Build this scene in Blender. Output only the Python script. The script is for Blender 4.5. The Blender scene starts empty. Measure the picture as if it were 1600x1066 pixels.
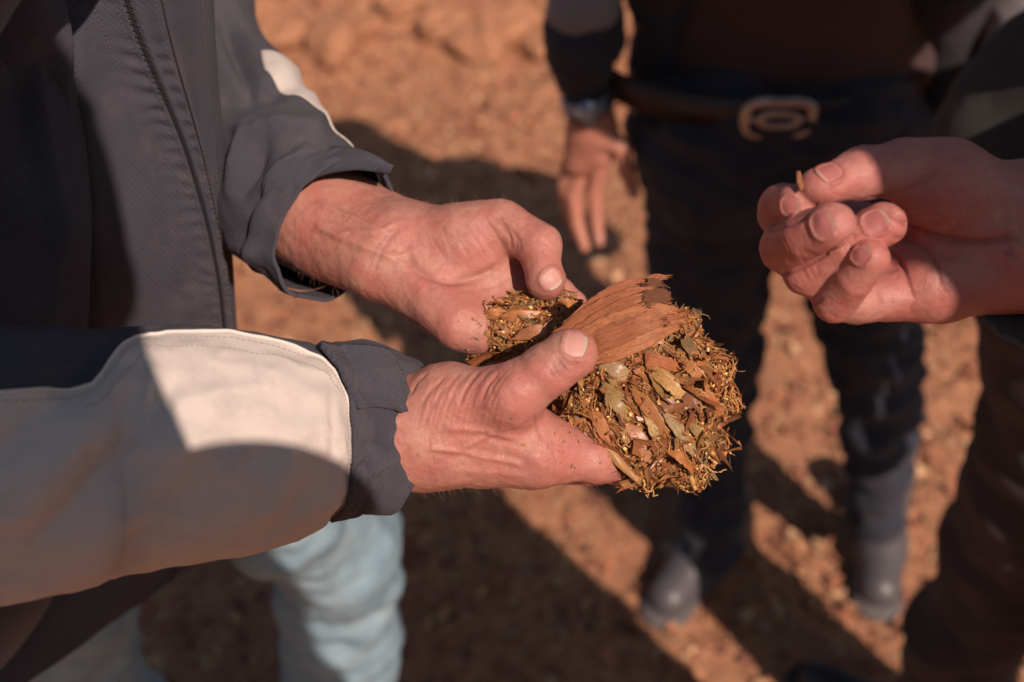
import bpy, bmesh, math, random
import numpy as np
from mathutils import Vector, Matrix
from mathutils.bvhtree import BVHTree

random.seed(7); RNG = np.random.default_rng(11)
SC = bpy.context.scene
COL = SC.collection
R = math.radians

# ------------------------------------------------------------------ camera
CAM_H, PITCH, FPX = 1.72, 42.0, 1778.0
cd = bpy.data.cameras.new('camera'); cam = bpy.data.objects.new('camera', cd); COL.objects.link(cam)
cam.location = (0, 0, CAM_H); cam.rotation_euler = (R(90 - PITCH), 0, 0)
cd.sensor_width = 36; cd.lens = 40; cd.clip_start = .02; cd.clip_end = 500
cd.dof.use_dof = True; cd.dof.focus_distance = .585; cd.dof.aperture_fstop = 4.7
SC.camera = cam
# ------------------------------------------------------------------ light
SUN = Vector((.50, -.84, .98)).normalized()          # direction towards the sun
w = bpy.data.worlds.new('World'); SC.world = w; w.use_nodes = True
nt = w.node_tree
sky = nt.nodes.new('ShaderNodeTexSky'); sky.sky_type = 'NISHITA'; sky.sun_disc = False
sky.sun_elevation = math.asin(SUN.z); sky.sun_rotation = math.atan2(SUN.x, SUN.y)
sky.dust_density = 2.0
bg = nt.nodes['Background']; bg.inputs[1].default_value = .055
nt.links.new(sky.outputs[0], bg.inputs[0])
sd = bpy.data.lights.new('sun', 'SUN'); sd.energy = 4.9; sd.angle = R(.5); sd.color = (1, .775, .66)
so = bpy.data.objects.new('sun', sd); COL.objects.link(so)
so.rotation_euler = SUN.to_track_quat('Z', 'Y').to_euler(); so.location = (1, -1, 5)
SC.view_settings.view_transform = 'Standard'; SC.view_settings.look = 'None'
SC.view_settings.exposure = 0; SC.view_settings.gamma = 1; SC.view_settings.use_curve_mapping = False
try:
    SC.cycles.max_bounces = 6
except Exception: pass

# ------------------------------------------------------------------ small helpers
sp, cp = math.sin(R(PITCH)), math.cos(R(PITCH))
def ray(px, py):
    x, u = (px - 800) / FPX, -(py - 533) / FPX
    return np.array([x, cp + u * sp, -sp + u * cp])
def P(px, py, d): return np.array([0, 0, CAM_H]) + ray(px, py) * d
def G(px, py, z=0.0):
    r = ray(px, py); return np.array([0, 0, CAM_H]) + r * ((z - CAM_H) / r[2])
def proj(p):
    p = np.asarray(p); X = p[..., 0]; Y = p[..., 1]; Z = p[..., 2] - CAM_H
    d = Y * cp - Z * sp; u = Y * sp + Z * cp
    return 800 + X / d * FPX, 533 - u / d * FPX, d

def _h(i, j, k, s):
    n = (i * 374761393 + j * 668265263 + k * 2147483647 + s * 1274126177) & 0xffffffff
    n = ((n ^ (n >> 13)) * 1274126177) & 0xffffffff
    return ((n ^ (n >> 16)) & 0xffff) / 32767.5 - 1
def vnoise(p, scale=1.0, seed=0):
    p = np.asarray(p, float) * scale
    i = np.floor(p).astype(np.int64); f = p - i; f = f * f * (3 - 2 * f)
    o = 0
    for a in (0, 1):
        for b in (0, 1):
            for c in (0, 1):
                wgt = (f[..., 0] if a else 1 - f[..., 0]) * (f[..., 1] if b else 1 - f[..., 1]) * (f[..., 2] if c else 1 - f[..., 2])
                o = o + wgt * _h(i[..., 0] + a, i[..., 1] + b, i[..., 2] + c, seed)
    return o
def fbm(p, scale, seed=0, oct=3):
    o = 0; a = 1
    for q in range(oct): o = o + a * vnoise(p, scale * 2 ** q, seed + q); a *= .5
    return o
def spline(pts, n):
    """Catmull-Rom through rows of pts, n samples."""
    pts = np.asarray(pts, float); m = len(pts)
    q = np.vstack([2 * pts[0] - pts[1], pts, 2 * pts[-1] - pts[-2]])
    t = np.linspace(0, m - 1, n); i = np.minimum(t.astype(int), m - 2); f = (t - i)[:, None]
    a, b, c, d = q[i], q[i + 1], q[i + 2], q[i + 3]
    return .5 * (2 * b + (c - a) * f + (2 * a - 5 * b + 4 * c - d) * f ** 2 + (3 * b - a - 3 * c + d) * f ** 3)

def link(name, me, mat=None, parent=None, kind=None, label=None, cat=None, group=None):
    o = bpy.data.objects.new(name, me); COL.objects.link(o)
    if mat is not None and me is not None and not len(me.materials): me.materials.append(mat)
    if parent is not None:
        o.parent = parent; o.matrix_parent_inverse = Matrix.Translation(-parent.location)
    if kind: o['kind'] = kind
    if label: o['label'] = label
    if cat: o['category'] = cat
    if group: o['group'] = group
    return o
def empty(name, loc, label, cat, group=None):
    o = bpy.data.objects.new(name, None); COL.objects.link(o); o.location = tuple(loc)
    o.empty_display_size = .05; o['label'] = label; o['category'] = cat
    if group: o['group'] = group
    return o
def mesh(name, V, F, smooth=True, uv=None):
    me = bpy.data.meshes.new(name)
    me.from_pydata([tuple(map(float, v)) for v in V], [], [tuple(map(int, f)) for f in F])
    if smooth: me.polygons.foreach_set('use_smooth', [True] * len(me.polygons))
    if uv is not None:
        l = me.uv_layers.new(name='UVMap')
        li = np.empty(len(me.loops), np.int32); me.loops.foreach_get('vertex_index', li)
        l.data.foreach_set('uv', np.asarray(uv, np.float32)[li].ravel())
    me.update(); return me
def vattr(me, name, vals):
    a = me.attributes.new(name, 'FLOAT', 'POINT'); a.data.foreach_set('value', np.asarray(vals, np.float32))
def fcol(me, name, cols):
    a = me.attributes.new(name, 'FLOAT_COLOR', 'POINT')
    c = np.ones((len(cols), 4), np.float32); c[:, :3] = cols; a.data.foreach_set('color', c.ravel())

# ------------------------------------------------------------------ signed distance modelling (one continuous skin)
class SDF:
    def __init__(s): s.p = []
    def cone(s, a, b, ra, rb, k=.004, n=None, flat=1.0):
        s.p.append(('c', np.asarray(a, float), np.asarray(b, float), ra, rb, k, None if n is None else np.asarray(n, float) / np.linalg.norm(n), flat)); return s
    def chain(s, pts, rad, k=.004, n=None, flat=1.0):
        for i in range(len(pts) - 1): s.cone(pts[i], pts[i + 1], rad[i], rad[i + 1], k, n, flat)
        return s
    def ell(s, c, r, k=.004, rot=None):
        s.p.append(('e', np.asarray(c, float), np.asarray(r, float), k, np.eye(3) if rot is None else np.asarray(rot))); return s
    def cut(s, a, b, ra, rb, k=.003):
        s.p.append(('x', np.asarray(a, float), np.asarray(b, float), ra, rb, k, None, 1.0)); return s
    def build(s, h, relax=(.5, .5, -.32)):
        lo = np.full(3, 1e9); hi = -lo
        for q in s.p:
            if q[0] == 'x': continue
            if q[0] == 'c':
                r = max(q[3], q[4]); lo = np.minimum(lo, np.minimum(q[1], q[2]) - r); hi = np.maximum(hi, np.maximum(q[1], q[2]) + r)
            else: lo = np.minimum(lo, q[1] - q[2].max()); hi = np.maximum(hi, q[1] + q[2].max())
        lo = lo - 4 * h; hi = hi + 4 * h
        n = np.ceil((hi - lo) / h).astype(int) + 1
        F = np.full(n, .05, np.float32)
        ax = [lo[i] + h * np.arange(n[i]) for i in range(3)]
        for q in s.p:
            k = q[5] if q[0] != 'e' else q[3]
            m = k + 4 * h
            if q[0] == 'e': a = q[1] - q[2].max() - m; b = q[1] + q[2].max() + m
            else:
                r = max(q[3], q[4]); a = np.minimum(q[1], q[2]) - r - m; b = np.maximum(q[1], q[2]) + r + m
            i0 = np.clip(np.floor((a - lo) / h).astype(int), 0, n); i1 = np.clip(np.ceil((b - lo) / h).astype(int) + 1, 0, n)
            if (i1 <= i0).any(): continue
            sl = tuple(slice(i0[j], i1[j]) for j in range(3))
            X, Y, Z = np.meshgrid(*[ax[j][sl[j]].astype(np.float32) for j in range(3)], indexing='ij')
            if q[0] == 'e':
                W = np.stack([X - q[1][0], Y - q[1][1], Z - q[1][2]], -1) @ q[4].astype(np.float32)
                rr = q[2].astype(np.float32)
                k0 = np.sqrt(((W / rr) ** 2).sum(-1)); k1 = np.sqrt(((W / rr ** 2) ** 2).sum(-1)) + 1e-9
                d = k0 * (k0 - 1) / k1
            else:
                A, B = q[1], q[2]; ba = B - A; L = max(float(ba @ ba), 1e-12)
                t = np.clip(((X - A[0]) * ba[0] + (Y - A[1]) * ba[1] + (Z - A[2]) * ba[2]) / L, 0, 1)
                wx, wy, wz = X - A[0] - ba[0] * t, Y - A[1] - ba[1] * t, Z - A[2] - ba[2] * t
                l2 = wx * wx + wy * wy + wz * wz
                if q[6] is not None:
                    nn = q[6]; wn = wx * nn[0] + wy * nn[1] + wz * nn[2]; l2 = l2 + wn * wn * (1 / q[7] ** 2 - 1)
                d = np.sqrt(l2) - (q[3] + (q[4] - q[3]) * t)
            o = F[sl]
            if q[0] == 'x':
                hh = np.clip(k - np.abs(o + d), 0, None) / k
                F[sl] = np.maximum(o, -d) + hh * hh * k * .25
            else:
                hh = np.clip(k - np.abs(o - d), 0, None) / k
                F[sl] = np.minimum(o, d) - hh * hh * k * .25
        # surface nets
        S = F < 0
        c = [slice(0, -1), slice(1, None)]
        cnt = sum(S[c[a], c[b], c[e]].astype(np.int8) for a in (0, 1) for b in (0, 1) for e in (0, 1))
        act = (cnt > 0) & (cnt < 8)
        I = np.argwhere(act)
        off = np.array([[a, b, e] for a in (0, 1) for b in (0, 1) for e in (0, 1)])
        vals = np.stack([F[I[:, 0] + o[0], I[:, 1] + o[1], I[:, 2] + o[2]] for o in off], 1)
        acc = np.zeros((len(I), 3)); num = np.zeros(len(I))
        for a in range(8):
            for b in range(a + 1, 8):
                if np.abs(off[a] - off[b]).sum() != 1: continue
                x = (vals[:, a] < 0) != (vals[:, b] < 0)
                t = np.where(x, vals[:, a] / np.where(x, vals[:, a] - vals[:, b], 1), 0)
                p = off[a] + t[:, None] * (off[b] - off[a])
                acc += np.where(x[:, None], p, 0); num += x
        V = lo + h * (I + acc / num[:, None])
        idx = np.full(act.shape, -1, np.int64); idx[tuple(I.T)] = np.arange(len(I))
        Q = []
        for d0 in range(3):
            d1, d2 = (d0 + 1) % 3, (d0 + 2) % 3
            s0 = [slice(None)] * 3; s1 = [slice(None)] * 3; s0[d0] = slice(0, -1); s1[d0] = slice(1, None)
            x = S[tuple(s0)] != S[tuple(s1)]
            E = np.argwhere(x); E = E[(E[:, d1] > 0) & (E[:, d2] > 0) & (E[:, d1] < n[d1] - 1) & (E[:, d2] < n[d2] - 1)]
            e1 = np.zeros(3, int); e1[d1] = 1; e2 = np.zeros(3, int); e2[d2] = 1
            g = lambda J: idx[J[:, 0], J[:, 1], J[:, 2]]
            q = np.stack([g(E - e1 - e2), g(E - e2), g(E), g(E - e1)], 1)
            ins = S[E[:, 0], E[:, 1], E[:, 2]]
            q[~ins] = q[~ins][:, ::-1]
            Q.append(q)
        Q = np.vstack(Q); Q = Q[(Q >= 0).all(1)]
        # two rounds of relaxation
        e = np.vstack([Q[:, [0, 1]], Q[:, [1, 2]], Q[:, [2, 3]], Q[:, [3, 0]]])
        for lam in relax:
            sm = np.zeros_like(V); c0 = np.zeros(len(V))
            for col in range(3): sm[:, col] = np.bincount(e[:, 0], V[e[:, 1], col], len(V)) + np.bincount(e[:, 1], V[e[:, 0], col], len(V))
            c0 = np.bincount(e.ravel(), minlength=len(V))
            V = V + lam * (sm / c0[:, None] - V)
        return V, Q
def vnormals(V, Q):
    fn = np.cross(V[Q[:, 2]] - V[Q[:, 0]], V[Q[:, 3]] - V[Q[:, 1]])
    N = np.zeros_like(V)
    for c in range(3):
        for j in range(4): N[:, c] += np.bincount(Q[:, j], fn[:, c], len(V))
    return N / (np.linalg.norm(N, axis=1)[:, None] + 1e-12)

class Skin:
    """A continuous skin mesh that creases, veins and nails are worked into."""
    def __init__(s, sdf, h, relax=(.5, .5, -.32)):
        s.V, s.Q = sdf.build(h, relax); s.N = vnormals(s.V, s.Q); s.tint = np.zeros(len(s.V)); s.bvh()
    def bvh(s): s.B = BVHTree.FromPolygons([tuple(v) for v in s.V], [tuple(q) for q in s.Q.tolist()])
    def hit(s, px, py):
        r = ray(px, py); loc, n, i, d = s.B.ray_cast(Vector((0, 0, CAM_H)), Vector(r).normalized())
        return None if loc is None else (np.array(loc), np.array(n))
    def line(s, pts, n=40):
        o = [s.hit(*q) for q in spline(pts, n)]
        return np.array([a[0] for a in o if a is not None])
    def dist(s, L):
        d = np.full(len(s.V), 1.0)
        if len(L) == 0: return d
        m = ((s.V > L.min(0) - .012) & (s.V < L.max(0) + .012)).all(1)
        W = s.V[m]
        if len(W) == 0: return d
        best = np.full(len(W), 1.0)
        for i in range(len(L) - 1):
            a, b = L[i], L[i + 1]
            if np.linalg.norm(b - a) > .02: continue
            ba = b - a; t = np.clip(((W - a) @ ba) / max(ba @ ba, 1e-12), 0, 1)[:, None]
            best = np.minimum(best, np.linalg.norm(W - a - ba * t, axis=1))
        d[m] = best; return d
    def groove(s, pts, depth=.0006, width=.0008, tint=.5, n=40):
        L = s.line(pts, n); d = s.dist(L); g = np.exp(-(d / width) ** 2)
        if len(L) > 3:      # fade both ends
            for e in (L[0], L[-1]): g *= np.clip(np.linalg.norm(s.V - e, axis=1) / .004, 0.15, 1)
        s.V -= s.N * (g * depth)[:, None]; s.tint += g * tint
    def spot(s, px, py, rad, amount, bump=0):
        h = s.hit(px, py)
        if h is None: return
        g = np.exp(-(np.linalg.norm(s.V - h[0], axis=1) / rad) ** 2); s.tint += g * amount
        if bump: s.V += s.N * (g * bump)[:, None]
    def noise(s, amp, scale, seed=3): s.V += s.N * (fbm(s.V, scale, seed) * amp)[:, None]
    def nail(s, base, tip, width, parent_list, mat, normal=None, push=.0012):
        """nail from its base to its free edge, both given where they sit on the finger"""
        hb, ht = s.hit(*base), s.hit(*tip)
        if hb is None or ht is None: print('nail missed', base, tip); return
        c = (hb[0] + ht[0]) / 2; ax = ht[0] - hb[0]; L = np.linalg.norm(ax)
        m = np.linalg.norm(s.V - c, axis=1) < .005
        nr = s.N[m].mean(0) if normal is None else np.asarray(normal, float)
        if normal is None: nr = nr + 0
        nr /= np.linalg.norm(nr); ax = ax - nr * (ax @ nr); ax /= np.linalg.norm(ax); sd_ = np.cross(ax, nr)
        W = width / 2; H = L / 2
        rel = s.V - c; a = rel @ ax / H; b = rel @ sd_ / W; cc = rel @ nr
        rr = (np.abs(a) ** 2.6 + np.abs(b) ** 2.6) ** (1 / 2.6)
        near = (cc > -.0035) & (cc < .004) & ((s.N @ nr) > .15)
        # a fold of skin round the plate, highest at its base and sides
        ring = np.exp(-((rr - 1.13) / .16) ** 2) * np.where(a > .75, .1, 1)
        ins = 1 / (1 + np.exp((rr - .98) * 18))
        s.V += s.N * (np.where(near, ring * .0007 - ins * .0006, 0))[:, None]
        s.tint += np.where(near, ring * .3, 0)
        s._n = getattr(s, '_n', []); s._n.append((c, ax, sd_, nr, W, H, mat)); 
    def finish(s, name, mat, parent):
        s.bvh(); me = mesh(name, s.V, s.Q); vattr(me, 'tint', s.tint)
        o = link(name, me, mat, parent)
        for (c, ax, sd_, nr, W, H, nm) in getattr(s, '_n', []):
            nu, nv = 14, 14; V = []; ok = True
            for iv in range(nv + 1):
                for iu in range(nu + 1):
                    x = -1 + 2 * iu / nu; y = -1 + 2 * iv / nv
                    # square to rounded square
                    q = (abs(x) ** 3 + abs(y) ** 3) ** (1 / 3); mx = max(abs(x), abs(y))
                    f = mx / q if q > 0 else 1
                    x2, y2 = x * f, y * f
                    o3 = c + ax * (y2 * H) + sd_ * (x2 * W)
                    loc, n, i, d = s.B.ray_cast(Vector(o3 + nr * .012), Vector(-nr))
                    if loc is None: loc = Vector(o3)
                    e = max(abs(x), abs(y))
                    lift = .00030 if e < .99 else -.0004
                    if y > .99: lift = .0006
                    V.append(np.array(loc) + nr * lift + ax * (.0007 if y > .99 else 0))
            V = np.array(V).reshape(nv + 1, nu + 1, 3)
            # even out the plate
            for _ in range(3): V[1:-1, 1:-1] = .5 * V[1:-1, 1:-1] + .125 * (V[:-2, 1:-1] + V[2:, 1:-1] + V[1:-1, :-2] + V[1:-1, 2:])
            F = [(j * (nu + 1) + i, j * (nu + 1) + i + 1, (j + 1) * (nu + 1) + i + 1, (j + 1) * (nu + 1) + i) for j in range(nv) for i in range(nu)]
            me2 = mesh('nail', V.reshape(-1, 3), F)
            tv = np.repeat(np.linspace(0, 1, nv + 1), nu + 1); vattr(me2, 'along', tv)
            b = link('nail', me2, nm, o); 
            md = b.modifiers.new('thick', 'SOLIDIFY'); md.thickness = .0004; md.offset = -1
        return o

def hairs(sk, n, region, lean, length, mat, parent, name='arm_hair', rad=.00005):
    """short hairs rooted in the skin inside a picture-independent set of vertices"""
    ids = np.nonzero(region)[0]
    if len(ids) == 0: return
    V = []; F = []
    for i in RNG.choice(ids, n):
        p = sk.V[i]; nn = sk.N[i]
        l = length * (.5 + RNG.random()); d1 = nn * .75 + lean + RNG.normal(0, .28, 3); d1 /= np.linalg.norm(d1)
        d2 = d1 + lean * .7 + RNG.normal(0, .3, 3); d2 /= np.linalg.norm(d2)
        pts = [p - nn * .0004, p + d1 * l * .5, p + d1 * l * .5 + d2 * l * .5]
        u = np.cross(d1, [.3, .5, .8]); u /= np.linalg.norm(u); v = np.cross(d1, u)
        b = len(V)
        for j, q in enumerate(pts):
            r = rad * (1, .8, .2)[j]
            for a in range(3): V.append(q + r * (u * math.cos(a * 2.094) + v * math.sin(a * 2.094)))
        for j in range(2):
            for a in range(3): F.append((b + j * 3 + a, b + j * 3 + (a + 1) % 3, b + j * 3 + 3 + (a + 1) % 3, b + j * 3 + 3 + a))
    link(name, mesh(name, V, F), mat, parent, kind='stuff')

def tube_mesh(V, F, pts, rad, sides=6, caps=True):
    """append a tube along pts to lists V, F"""
    pts = np.asarray(pts, float); n = len(pts); rad = np.full(n, rad) if np.isscalar(rad) else np.asarray(rad)
    b = len(V); T = np.gradient(pts, axis=0); T /= np.linalg.norm(T, axis=1)[:, None] + 1e-12
    u = np.cross(T[0], [.31, .52, .79]); u /= np.linalg.norm(u)
    for i in range(n):
        u = u - T[i] * (u @ T[i]); u /= np.linalg.norm(u); v = np.cross(T[i], u)
        for a in range(sides):
            t = 2 * math.pi * a / sides; V.append(pts[i] + rad[i] * (u * math.cos(t) + v * math.sin(t)))
    for i in range(n - 1):
        for a in range(sides):
            a2 = (a + 1) % sides; F.append((b + i * sides + a, b + i * sides + a2, b + (i + 1) * sides + a2, b + (i + 1) * sides + a))
    if caps:
        F.append(tuple(b + a for a in range(sides))[::-1]); F.append(tuple(b + (n - 1) * sides + a for a in range(sides)))

# ------------------------------------------------------------------ materials
class NT:
    def __init__(s, name):
        s.m = bpy.data.materials.new(name); s.m.use_nodes = True; s.t = s.m.node_tree
        s.b = s.t.nodes['Principled BSDF']
    def n(s, typ, **kw):
        x = s.t.nodes.new(typ)
        for k, v in kw.items():
            if k.startswith('i_'):
                key = k[2:]; key = int(key) if key.isdigit() else key.replace('_', ' ')
                if hasattr(v, 'node'): s.t.links.new(v, x.inputs[key])
                else: x.inputs[key].default_value = v
            else: setattr(x, k, v)
        return x
    def l(s, a, b): s.t.links.new(a, b)
    def coord(s, what='Object', scale=None):
        c = s.n('ShaderNodeTexCoord').outputs[what]
        if scale is not None:
            m = s.n('ShaderNodeMapping'); s.l(c, m.inputs[0]); m.inputs['Scale'].default_value = scale; c = m.outputs[0]
        return c
    def noise(s, vec, scale, detail=4, rough=.6, out=0):
        return s.n('ShaderNodeTexNoise', i_Vector=vec, i_Scale=scale, i_Detail=detail, i_Roughness=rough).outputs[out]
    def ramp(s, fac, stops):
        r = s.n('ShaderNodeValToRGB'); s.l(fac, r.inputs[0]); e = r.color_ramp.elements
        while len(e) < len(stops): e.new(.5)
        for q, (p, c) in zip(e, stops): q.position = p; q.color = (*c, 1) if len(c) == 3 else c
        return r.outputs[0]
    def mix(s, f, a, b, mode='MIX'):
        x = s.n('ShaderNodeMix', data_type='RGBA', blend_type=mode)
        for key, v in ((0, f), (6, a), (7, b)):
            if hasattr(v, 'node'): s.l(v, x.inputs[key])
            else: x.inputs[key].default_value = v if key == 0 else (*v, 1)
        return x.outputs[2]
    def math(s, op, a, b=0.0, c=None):
        x = s.n('ShaderNodeMath', operation=op)
        for i, v in enumerate((a, b) + (() if c is None else (c,))):
            if hasattr(v, 'node'): s.l(v, x.inputs[i])
            else: x.inputs[i].default_value = v
        return x.outputs[0]
    def bump(s, h, dist, strength=1.0, prev=None):
        x = s.n('ShaderNodeBump', i_Strength=strength, i_Distance=dist, i_Height=h)
        if prev is not None: s.l(prev, x.inputs['Normal'])
        return x.outputs[0]
    def out(s, color=None, rough=None, normal=None, **kw):
        for key, v in (('Base Color', color), ('Roughness', rough), ('Normal', normal)):
            if v is None: continue
            if hasattr(v, 'node'): s.l(v, s.b.inputs[key])
            else: s.b.inputs[key].default_value = (*v, 1) if key == 'Base Color' else v
        for k, v in kw.items():
            k = k.replace('_', ' ')
            if hasattr(v, 'node'): s.l(v, s.b.inputs[k])
            else: s.b.inputs[k].default_value = v
        return s.m

def skin_mat(name, col, red, dark, rough=.45, fine=1.0):
    t = NT(name); c = t.coord('Object')
    n1 = t.noise(c, 55, 4); n2 = t.noise(c, 260, 3); n3 = t.noise(c, 14, 2)
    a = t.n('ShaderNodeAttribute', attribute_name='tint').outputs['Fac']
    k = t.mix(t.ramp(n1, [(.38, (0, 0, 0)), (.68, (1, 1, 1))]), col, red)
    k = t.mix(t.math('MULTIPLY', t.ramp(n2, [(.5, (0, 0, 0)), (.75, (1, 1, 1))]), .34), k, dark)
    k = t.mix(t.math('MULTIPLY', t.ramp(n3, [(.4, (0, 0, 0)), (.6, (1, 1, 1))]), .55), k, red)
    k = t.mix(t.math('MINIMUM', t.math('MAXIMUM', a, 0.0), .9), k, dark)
    # crossing skin lines: two stretched fine cell patterns
    m1 = t.n('ShaderNodeMapping', i_0=c); m1.inputs['Scale'].default_value = (1, .55, .8); m1.inputs['Rotation'].default_value = (.4, .3, .6)
    v1 = t.n('ShaderNodeTexVoronoi', feature='DISTANCE_TO_EDGE', i_Vector=m1.outputs[0], i_Scale=620 * fine).outputs['Distance']
    v2 = t.n('ShaderNodeTexVoronoi', feature='DISTANCE_TO_EDGE', i_Vector=c, i_Scale=1150 * fine).outputs['Distance']
    e1 = t.ramp(v1, [(0, (0, 0, 0)), (.10, (1, 1, 1))]); e2 = t.ramp(v2, [(0, (0, 0, 0)), (.16, (1, 1, 1))])
    nb = t.bump(e2, .00006, .6); nb = t.bump(e1, .00011, .6, nb)
    nb = t.bump(t.noise(c, 900, 3), .00024, .8, nb); nb = t.bump(t.noise(c, 150, 4, .6), .0007, .8, nb)
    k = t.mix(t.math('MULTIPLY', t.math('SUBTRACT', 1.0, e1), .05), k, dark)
    rr = t.math('MULTIPLY_ADD', n2, .22, rough - .11)
    return t.out(k, rr, nb, Subsurface_Weight=.2, Subsurface_Radius=(1, .30, .2), Subsurface_Scale=.005, Specular_IOR_Level=.45)

def fabric(name, col, col2, pitch=.0011, depth=.00018, rough=.85, dirt=(.3, .22, .16), dirt_amt=.25, uv=True, sheen=.25, twill=False):
    t = NT(name); o = t.coord('Object')
    n1 = t.noise(o, 16, 5); n2 = t.noise(o, 420, 3)
    k = t.mix(t.ramp(n1, [(.35, (0, 0, 0)), (.7, (1, 1, 1))]), col, col2)
    nb = None
    if uv:
        s = t.n('ShaderNodeSeparateXYZ', i_0=t.coord('UV')); w_ = 2 * math.pi / pitch
        U, Vv = s.outputs[0], s.outputs[1]
        if twill:
            su = t.math('SINE', t.math('MULTIPLY', t.math('ADD', U, Vv), w_ * .8)); sv = t.math('SINE', t.math('MULTIPLY', t.math('SUBTRACT', U, Vv), w_ * .35))
            g = t.math('MULTIPLY_ADD', sv, .35, su)
        else:
            g = t.math('MULTIPLY', t.math('SINE', t.math('MULTIPLY', U, w_)), t.math('SINE', t.math('MULTIPLY', Vv, w_)))
        nb = t.bump(g, depth, .9)
        k = t.mix(t.math('MULTIPLY_ADD', g, .22, .22), k, tuple(min(1, x * 1.8 + .03) for x in col))
    nb = t.bump(n2, .0005, .5, nb); nb = t.bump(t.noise(o, 60, 4), .0016, .5, nb)
    d = t.ramp(t.noise(o, 34, 6, .7), [(.52, (0, 0, 0)), (.74, (1, 1, 1))])
    k = t.mix(t.math('MULTIPLY', d, dirt_amt), k, dirt)
    return t.out(k, rough, nb, Sheen_Weight=sheen, Sheen_Roughness=.6, Specular_IOR_Level=.25)

def plain(name, col, rough=.6, metal=0, noise=0.0, scale=60, bump=0.0, **kw):
    t = NT(name); o = t.coord('Object'); n1 = t.noise(o, scale, 4)
    k = t.mix(n1, tuple(x * (1 - noise) for x in col), tuple(min(1, x * (1 + noise)) for x in col))
    return t.out(k, rough, t.bump(n1, bump, .8) if bump else None, Metallic=metal, **kw)

def nail_mat(name, col, tip, moon):
    t = NT(name); a = t.n('ShaderNodeAttribute', attribute_name='along').outputs['Fac']
    k = t.ramp(a, [(0, moon), (.18, col), (.84, col), (.90, tip), (.96, tip), (1, (.22, .12, .08))])
    nb = t.bump(t.noise(t.coord('Object'), 700, 2), .0001, .5)
    return t.out(k, .48, nb, Subsurface_Weight=.15, Subsurface_Radius=(1, .4, .3), Subsurface_Scale=.002, Specular_IOR_Level=.35)

M = {}
M['skin'] = skin_mat('weathered skin', (.48, .24, .178), (.46, .165, .132), (.17, .065, .05), .46)
M['skin_c'] = skin_mat('smooth skin', (.46, .22, .175), (.46, .15, .125), (.19, .055, .05), .40, 1.3)
M['skin_b'] = plain('far skin', (.46, .20, .14), .5, 0, .12, 40, 0, Subsurface_Weight=.1, Subsurface_Scale=.004)
M['nail'] = nail_mat('nail', (.56, .29, .24), (.50, .36, .28), (.60, .36, .30))
M['nail_c'] = nail_mat('pink nail', (.40, .14, .13), (.46, .24, .20), (.48, .24, .21))
M['hair'] = plain('body hair', (.30, .16, .08), .5)
M['navy'] = fabric('charcoal canvas', (.035, .036, .053), (.048, .047, .063), .0016, .00045, dirt=(.2, .16, .14), dirt_amt=.2, sheen=.1)
M['navy_twill'] = fabric('charcoal twill', (.034, .036, .054), (.046, .046, .064), .0013, .00022, dirt=(.2, .16, .14), dirt_amt=.22, twill=True, sheen=.1)
M['navy_dark'] = fabric('dark facing', (.022, .022, .028), (.03, .03, .036), .0013, .00015, dirt_amt=.05)
M['grey'] = fabric('pale grey canvas', (.56, .50, .45), (.50, .45, .42), .0013, .00018, dirt=(.16, .13, .12), dirt_amt=.22, sheen=.1)
M['piping'] = fabric('white piping', (.60, .54, .49), (.55, .5, .46), .001, .0001, dirt_amt=.1)
M['thread'] = plain('thread', (.42, .38, .35), .7)
M['thread_dark'] = plain('brown thread', (.13, .095, .075), .7)
M['velcro'] = plain('velcro', (.06, .045, .04), 1, 0, .6, 900, .002)
M['jeans'] = fabric('light blue denim', (.27, .39, .45), (.17, .27, .34), uv=False, dirt=(.10, .17, .22), dirt_amt=.5, sheen=0)
M['zip'] = plain('zip teeth', (.018, .017, .02), .35, .3); M['tape'] = plain('zip tape', (.008, .008, .010), .7)

# ------------------------------------------------------------------ ground
def ground_z(x, y):
    p = np.stack([x, y, np.zeros_like(x)], -1)
    z = fbm(p, 1.1, 5, 3) * .018 + fbm(p, 14, 9, 3) * .006 + np.abs(fbm(p, 45, 2, 2)) * .004
    z = z + np.clip((y - 3.15) / 1.4, 0, 1) ** 1.2 * .22 * (1 + .4 * vnoise(p, 1.7, 8)) * np.clip(1.4 - y / 14, 0, 1)
    return z
def axis_pts(a, b, fine, far, grow=1.25):
    x = list(np.arange(a, b, fine)); s = fine
    while x[-1] < far: s *= grow; x.append(x[-1] + s)
    s = fine
    while x[0] > -far: s *= grow; x.insert(0, x[0] - s)
    return np.array(x)
gx = axis_pts(-1.9, 1.9, .016, 90); gy = axis_pts(.5, 4.6, .016, 90)
GX, GY = np.meshgrid(gx, gy, indexing='ij'); GZ = ground_z(GX, GY)
nx_, ny_ = GX.shape
ii = (np.arange(nx_ - 1)[:, None] * ny_ + np.arange(ny_ - 1)).ravel()
gm = mesh('ground', np.stack([GX.ravel(), GY.ravel(), GZ.ravel()], 1), np.stack([ii, ii + ny_, ii + ny_ + 1, ii + 1], 1))
t = NT('dry orange litter'); c = t.coord('Object')
k = t.ramp(t.noise(c, 5, 6, .65), [(.3, (.40, .165, .09)), (.5, (.52, .24, .13)), (.72, (.62, .34, .18))])
k = t.mix(t.ramp(t.noise(c, 60, 5, .7), [(.42, (0, 0, 0)), (.62, (1, 1, 1))]), k, (.36, .155, .085))
v = t.n('ShaderNodeTexVoronoi', i_Vector=c, i_Scale=70).outputs['Color']
k = t.mix(.35, k, t.mix(v, (.38, .17, .10), (.62, .38, .20)))
nb = t.bump(t.noise(c, 90, 6, .7), .012, .8); nb = t.bump(t.noise(c, 18, 4), .02, .6, nb)
M['ground'] = t.out(k, .9, nb, Specular_IOR_Level=.2)
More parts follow.
